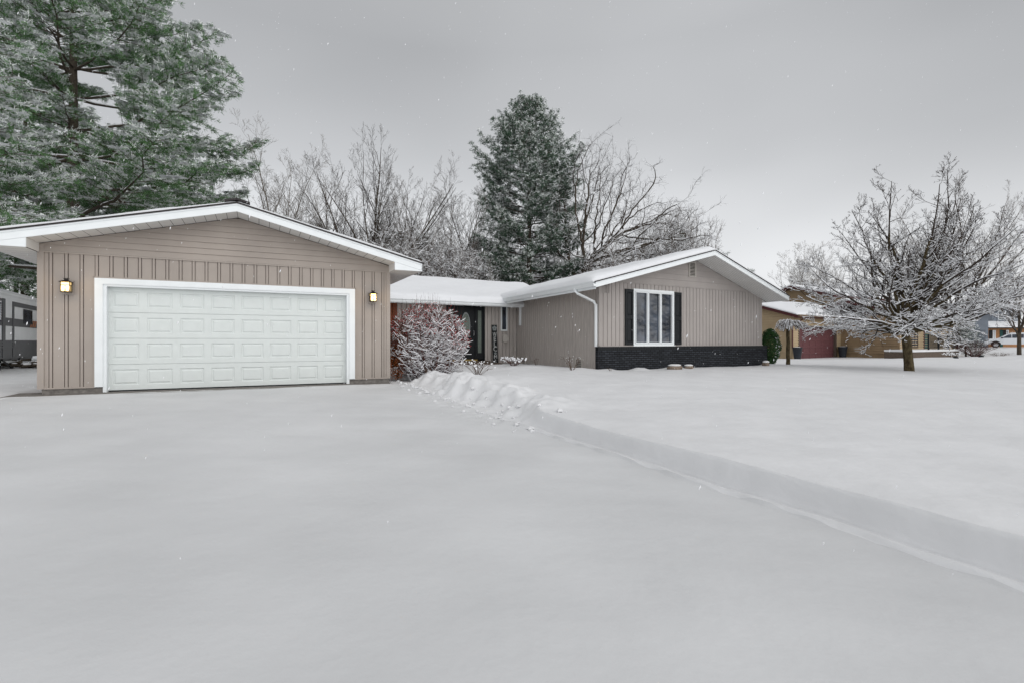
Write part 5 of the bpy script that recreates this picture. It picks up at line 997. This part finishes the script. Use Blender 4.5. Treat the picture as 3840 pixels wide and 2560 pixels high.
# ------------------------------------------------------------------ far right: houses and car
def fframe(px, Y, deg): f = Frame(px, Y, deg, deg); return f
BF = fframe(3592, 66, -24); gh = thing('grey_house', BF.P(2, 0, .1), 'blue-grey house with slate garage doors far beyond the crabapple', 'house')
zq = lambda f, px, py, v=0: f.pu(px, py, v)[1]; uq = lambda f, px, v=0: f.pu(px, 1280, v)[0]
L0, L1 = uq(BF, 3592), uq(BF, 3706); zt = zq(BF, 3650, 1180)+.2
mb = MB(); laps(mb, BF, 'u', 0, .0, zt, .2, full(L0, L1), proud=.03); mb.box(BF, L0, L1, .05, 7, -.3, zt); mb.build('wall', 'grey_siding', gh)
mb = MB(); g1, g2 = uq(BF, 3640), uq(BF, 3662)
for a, b in ((L0+.3, g1), (g2, L1-.3)):
    for k in range(4): mb.box(BF, a, b, -.06, -.03, .1+k*.62, .1+k*.62+.58)
mb.build('garage_door', 'grey_door', gh)
mb = MB(); vz = [(-.8, zt-.1), (3.5, zt+1.5), (7.8, zt-.1)]; mb.prism([BF.P(L0-.5, v, z) for v, z in vz], [BF.P(L1+.2, v, z) for v, z in vz]); ro = mb.build('roof', 'shingle', gh); s = MB(); s.prism([BF.P(L0-.5, v, z+.03) for v, z in vz]+[BF.P(L0-.5, 3.5, zt+1.75)], [BF.P(L1+.2, v, z+.03) for v, z in vz]+[BF.P(L1+.2, 3.5, zt+1.75)])
s = snowroof(BF, [(-.9, zt-.08), (3.5, zt+1.52), (7.8, zt-.05)], L0-.5, L1+.2, .22, .3, .3, .2, .2, 20, nv=20, ns=20, swap=True); s.build('snow_cover', 'roof_snow', ro, smooth=True)
BF2 = fframe(3706, 74, -20); oh = thing('orange_brick_house', BF2.P(3, 0, .1), 'two-storey orange brick house behind the white car', 'house'); L0, L1 = uq(BF2, 3706), uq(BF2, 3850); zt = zq(BF2, 3760, 1232)
mb = MB(); mb.box(BF2, L0, L1, 0, 9, -.3, zt); mb.build('wall', 'orange_brick', oh)
for p0, p1, mm in ((3722, 3733, 'white'), (3773, 3782, 'white')):
    a, b = uq(BF2, p0), uq(BF2, p1); m = MB(); m.box(BF2, a, b, -.08, .02, .7, zt-.25); o = m.build('window', mm, oh); m = MB(); m.box(BF2, a+.14, (a+b)/2-.03, -.1, -.07, .8, zt-.35); m.box(BF2, (a+b)/2+.03, b-.14, -.1, -.07, .8, zt-.35); m.build('pane', 'glass', o)
    m = MB(); m.box(BF2, a-.45, a-.05, -.06, .01, .7, zt-.25); m.build('shutter', 'black', oh)
a, b = uq(BF2, 3749), uq(BF2, 3760); m = MB(); m.box(BF2, a, b, -.06, .02, .0, zt-.2); m.build('front_door', 'green_door', oh)
mb = MB(); mb.box(BF2, L0+1.2, L1, 1.5, 8, zt, zt+3.6); mb.build('upper_wall', 'grey_siding', oh)
mb = MB(); mb.box(BF2, L0-.5, L1+.3, -1.2, 1.6, zt, zt+.14); ro = mb.build('lower_roof', 'shingle', oh); snowroof(BF2, [(-1.3, zt+.14), (1.6, zt+1.0)], L0-.5, L1+.3, .25, .3, .1, .2, .2, 22, nv=20, ns=14, swap=True).build('snow_cover', 'roof_snow', ro, smooth=True)
mb = MB(); vz = [(.8, zt+3.5), (4.7, zt+5.0), (8.6, zt+3.5)]; mb.prism([BF2.P(L0+.7, v, z) for v, z in vz], [BF2.P(L1+.4, v, z) for v, z in vz]); ro = mb.build('roof', 'shingle', oh); snowroof(BF2, [(.7, zt+3.5), (4.7, zt+5.03), (8.6, zt+3.53)], L0+.7, L1+.4, .25, .3, .3, .2, .2, 21, nv=20, ns=20, swap=True).build('snow_cover', 'roof_snow', ro, smooth=True)
for k in range(3):
    a = L0+1.9+k*1.9; m = MB(); m.box(BF2, a, a+.9, 1.44, 1.52, zt+1.4, zt+2.8); o = m.build('window', 'white', oh); m = MB(); m.box(BF2, a+.08, a+.82, 1.41, 1.45, zt+1.5, zt+2.7); m.build('pane', 'glass', o)
# white car
CY = 60.0; CF = fframe(3692, CY, -43); c0 = CF.P(2.5, 0, 0); cg = HC-(1303-1280)/FPX*CY
car = thing('parked_car', (c0[0], c0[1], cg), 'white family SUV with snow on its roof parked at the far right', 'car')
prof_ = [(0.05, .42), (0, .62), (.04, .92), (.15, 1.04), (.7, 1.12), (1.25, 1.17), (1.95, 1.62), (2.3, 1.74), (3.2, 1.78), (4.5, 1.74), (4.85, 1.62), (5.1, 1.12), (5.16, .8), (5.1, .42)]
def sect(v, k, dz=0): return [CF.P(2.6+(x-2.6)*k, v, cg+z+dz*(z > 1.2)) for x, z in prof_]
mb = MB(); rows = [sect(-.0, .97), sect(.10, 1.0), sect(1.85, 1.0), sect(1.95, .97)]
def shear(pts, s_): return [(p[0]+CF.v[0]*s_*max(0, p[2]-cg-1.1), p[1]+CF.v[1]*s_*max(0, p[2]-cg-1.1), p[2]) for p in pts]
rows = [shear(rows[0], .3), shear(rows[1], .3), shear(rows[2], -.3), shear(rows[3], -.3)]; n = len(prof_)
mb.add(sum(rows, []), [(r_*n+i, r_*n+(i+1) % n, (r_+1)*n+(i+1) % n, (r_+1)*n+i) for r_ in range(3) for i in range(n)]); mb.add(rows[0], [tuple(range(n))[::-1]]); mb.add(rows[3], [tuple(range(n))]); mb.build('body', 'car_white', car)
def cwin(pl, name='side_window', mm='glass'):
    m = MB(); A = [CF.P(x, -.012+.3*max(0, z-1.1), cg+z) for x, z in pl]; B = [CF.P(x, .012+.3*max(0, z-1.1), cg+z) for x, z in pl]; m.prism(A, B); m.build(name, mm, car)
cwin([(1.5, 1.2), (2.35, 1.2), (2.35, 1.62), (2.1, 1.6)]); cwin([(2.42, 1.2), (3.4, 1.2), (3.4, 1.66), (2.42, 1.63)]); cwin([(3.48, 1.2), (4.7, 1.2), (4.55, 1.6), (3.48, 1.66)])
m = MB(); m.prism([CF.P(.03, -.01, cg+.78), CF.P(.45, -.01, cg+.9), CF.P(.4, -.01, cg+.98), CF.P(.05, -.01, cg+.96)], [CF.P(-.02, .3, cg+.78), CF.P(.1, .3, cg+.9), CF.P(.1, .3, cg+.98), CF.P(.0, .3, cg+.96)]); m.build('headlight', 'rv_dark', car)
for u in (1.0, 4.05):
    m = MB(); m.prism([CF.P(u+.46*math.cos(a), -.02, cg+.38+.46*math.sin(a)) for a in np.linspace(0, math.pi, 14)], [CF.P(u+.46*math.cos(a), .05, cg+.38+.46*math.sin(a)) for a in np.linspace(0, math.pi, 14)]); m.build('wheel_arch', 'black', car); wheel(CF, u, -.05, cg+.38, .37, .24, car); wheel(CF, u, 1.75, cg+.38, .37, .24, car)
s = MB(); s.hexa([CF.P(2.2, .25, cg+1.76), CF.P(4.5, .25, cg+1.76), CF.P(4.5, 1.7, cg+1.76), CF.P(2.2, 1.7, cg+1.76)], [CF.P(2.35, .35, cg+1.84), CF.P(4.4, .35, cg+1.84), CF.P(4.4, 1.6, cg+1.84), CF.P(2.35, 1.6, cg+1.84)]); s.build('snow_cover', 'snow', car)
m = MB(); m.box(CF, 1.45, 1.6, -.2, 0, cg+1.15, cg+1.3); m.build('mirror', 'black', car)
# plants by the neighbouring porch
rng = np.random.default_rng(78); pp = pine(rng, 2.9, .1, lambda f, th: .95*(1-f)+.1, nb=60, sec=10, tspace=.14, needle_n=9, nl=.08, nw=.02, snow=1.0, trunk_r=.06, elev=(-.1, .4), snowblob=.75, tsize=.8)
sx = at(3622, 1300, 34); put_pine('spruce_tree', (sx.x, sx.y, gz(sx.x, sx.y)-.05), pp, ('needle2', 'frost'), 'small spruce plastered with snow at the right end of the neighbouring porch')
tuftplant('shrub', 3655, 1312, 33, 1.3, 1.05, 170, 97, 'bare reddish brown shrub right of the snow-plastered spruce', 'shrub', heads=False, mt='red_twig')
tuftplant('dry_grass', 3745, 1318, 34, .8, .3, 40, 98, 'tuft of dry grass in the snow in front of the white car', 'plant', heads=False)
tuftplant('perennial', 3575, 1312, 30.5, .5, .35, 26, 99, 'low dry stems in front of the neighbouring porch railing', 'plant', capr=.03)
# ------------------------------------------------------------------ falling snow
rng = np.random.default_rng(99); n = 3400; Yf = 1.6+16*rng.random(n)**.8; kx = (rng.random(n)-.5)*2.5; kz = (rng.random(n)-.42)*1.6; c = np.stack([kx*Yf, Yf, HC+kz*Yf], 1)
c = c[(c[:, 2] > height(c[:, 0], c[:, 1])+.1)]; n = len(c); rr = (.0014+.0021*rng.random((n, 1, 1)))*(1+.06*c[:, 1])[:, None, None]
shp = nrm(np.array([(1, 0, 0), (0, 1, 0), (-1, 0, 0), (0, -1, 0), (0, 0, 1), (0, 0, -1)], float)); sq = .6+.7*rng.random((n, 6, 1)); ax = np.zeros((n, 1, 3)); tl = rng.normal(size=n)*.12+.35
Vf = shp[None]*rr*sq; zsh = Vf[..., 2]*2.6; Vf[..., 2] = zsh; Vf[..., 0] += zsh*tl[:, None]*.8
mb = MB(); mb.add((c[:, None]+Vf).reshape(-1, 3), (of[None]+(np.arange(n)*6)[:, None, None]).reshape(-1, 3)); tag(mb.build('falling_snow', 'flake'), kind='stuff')
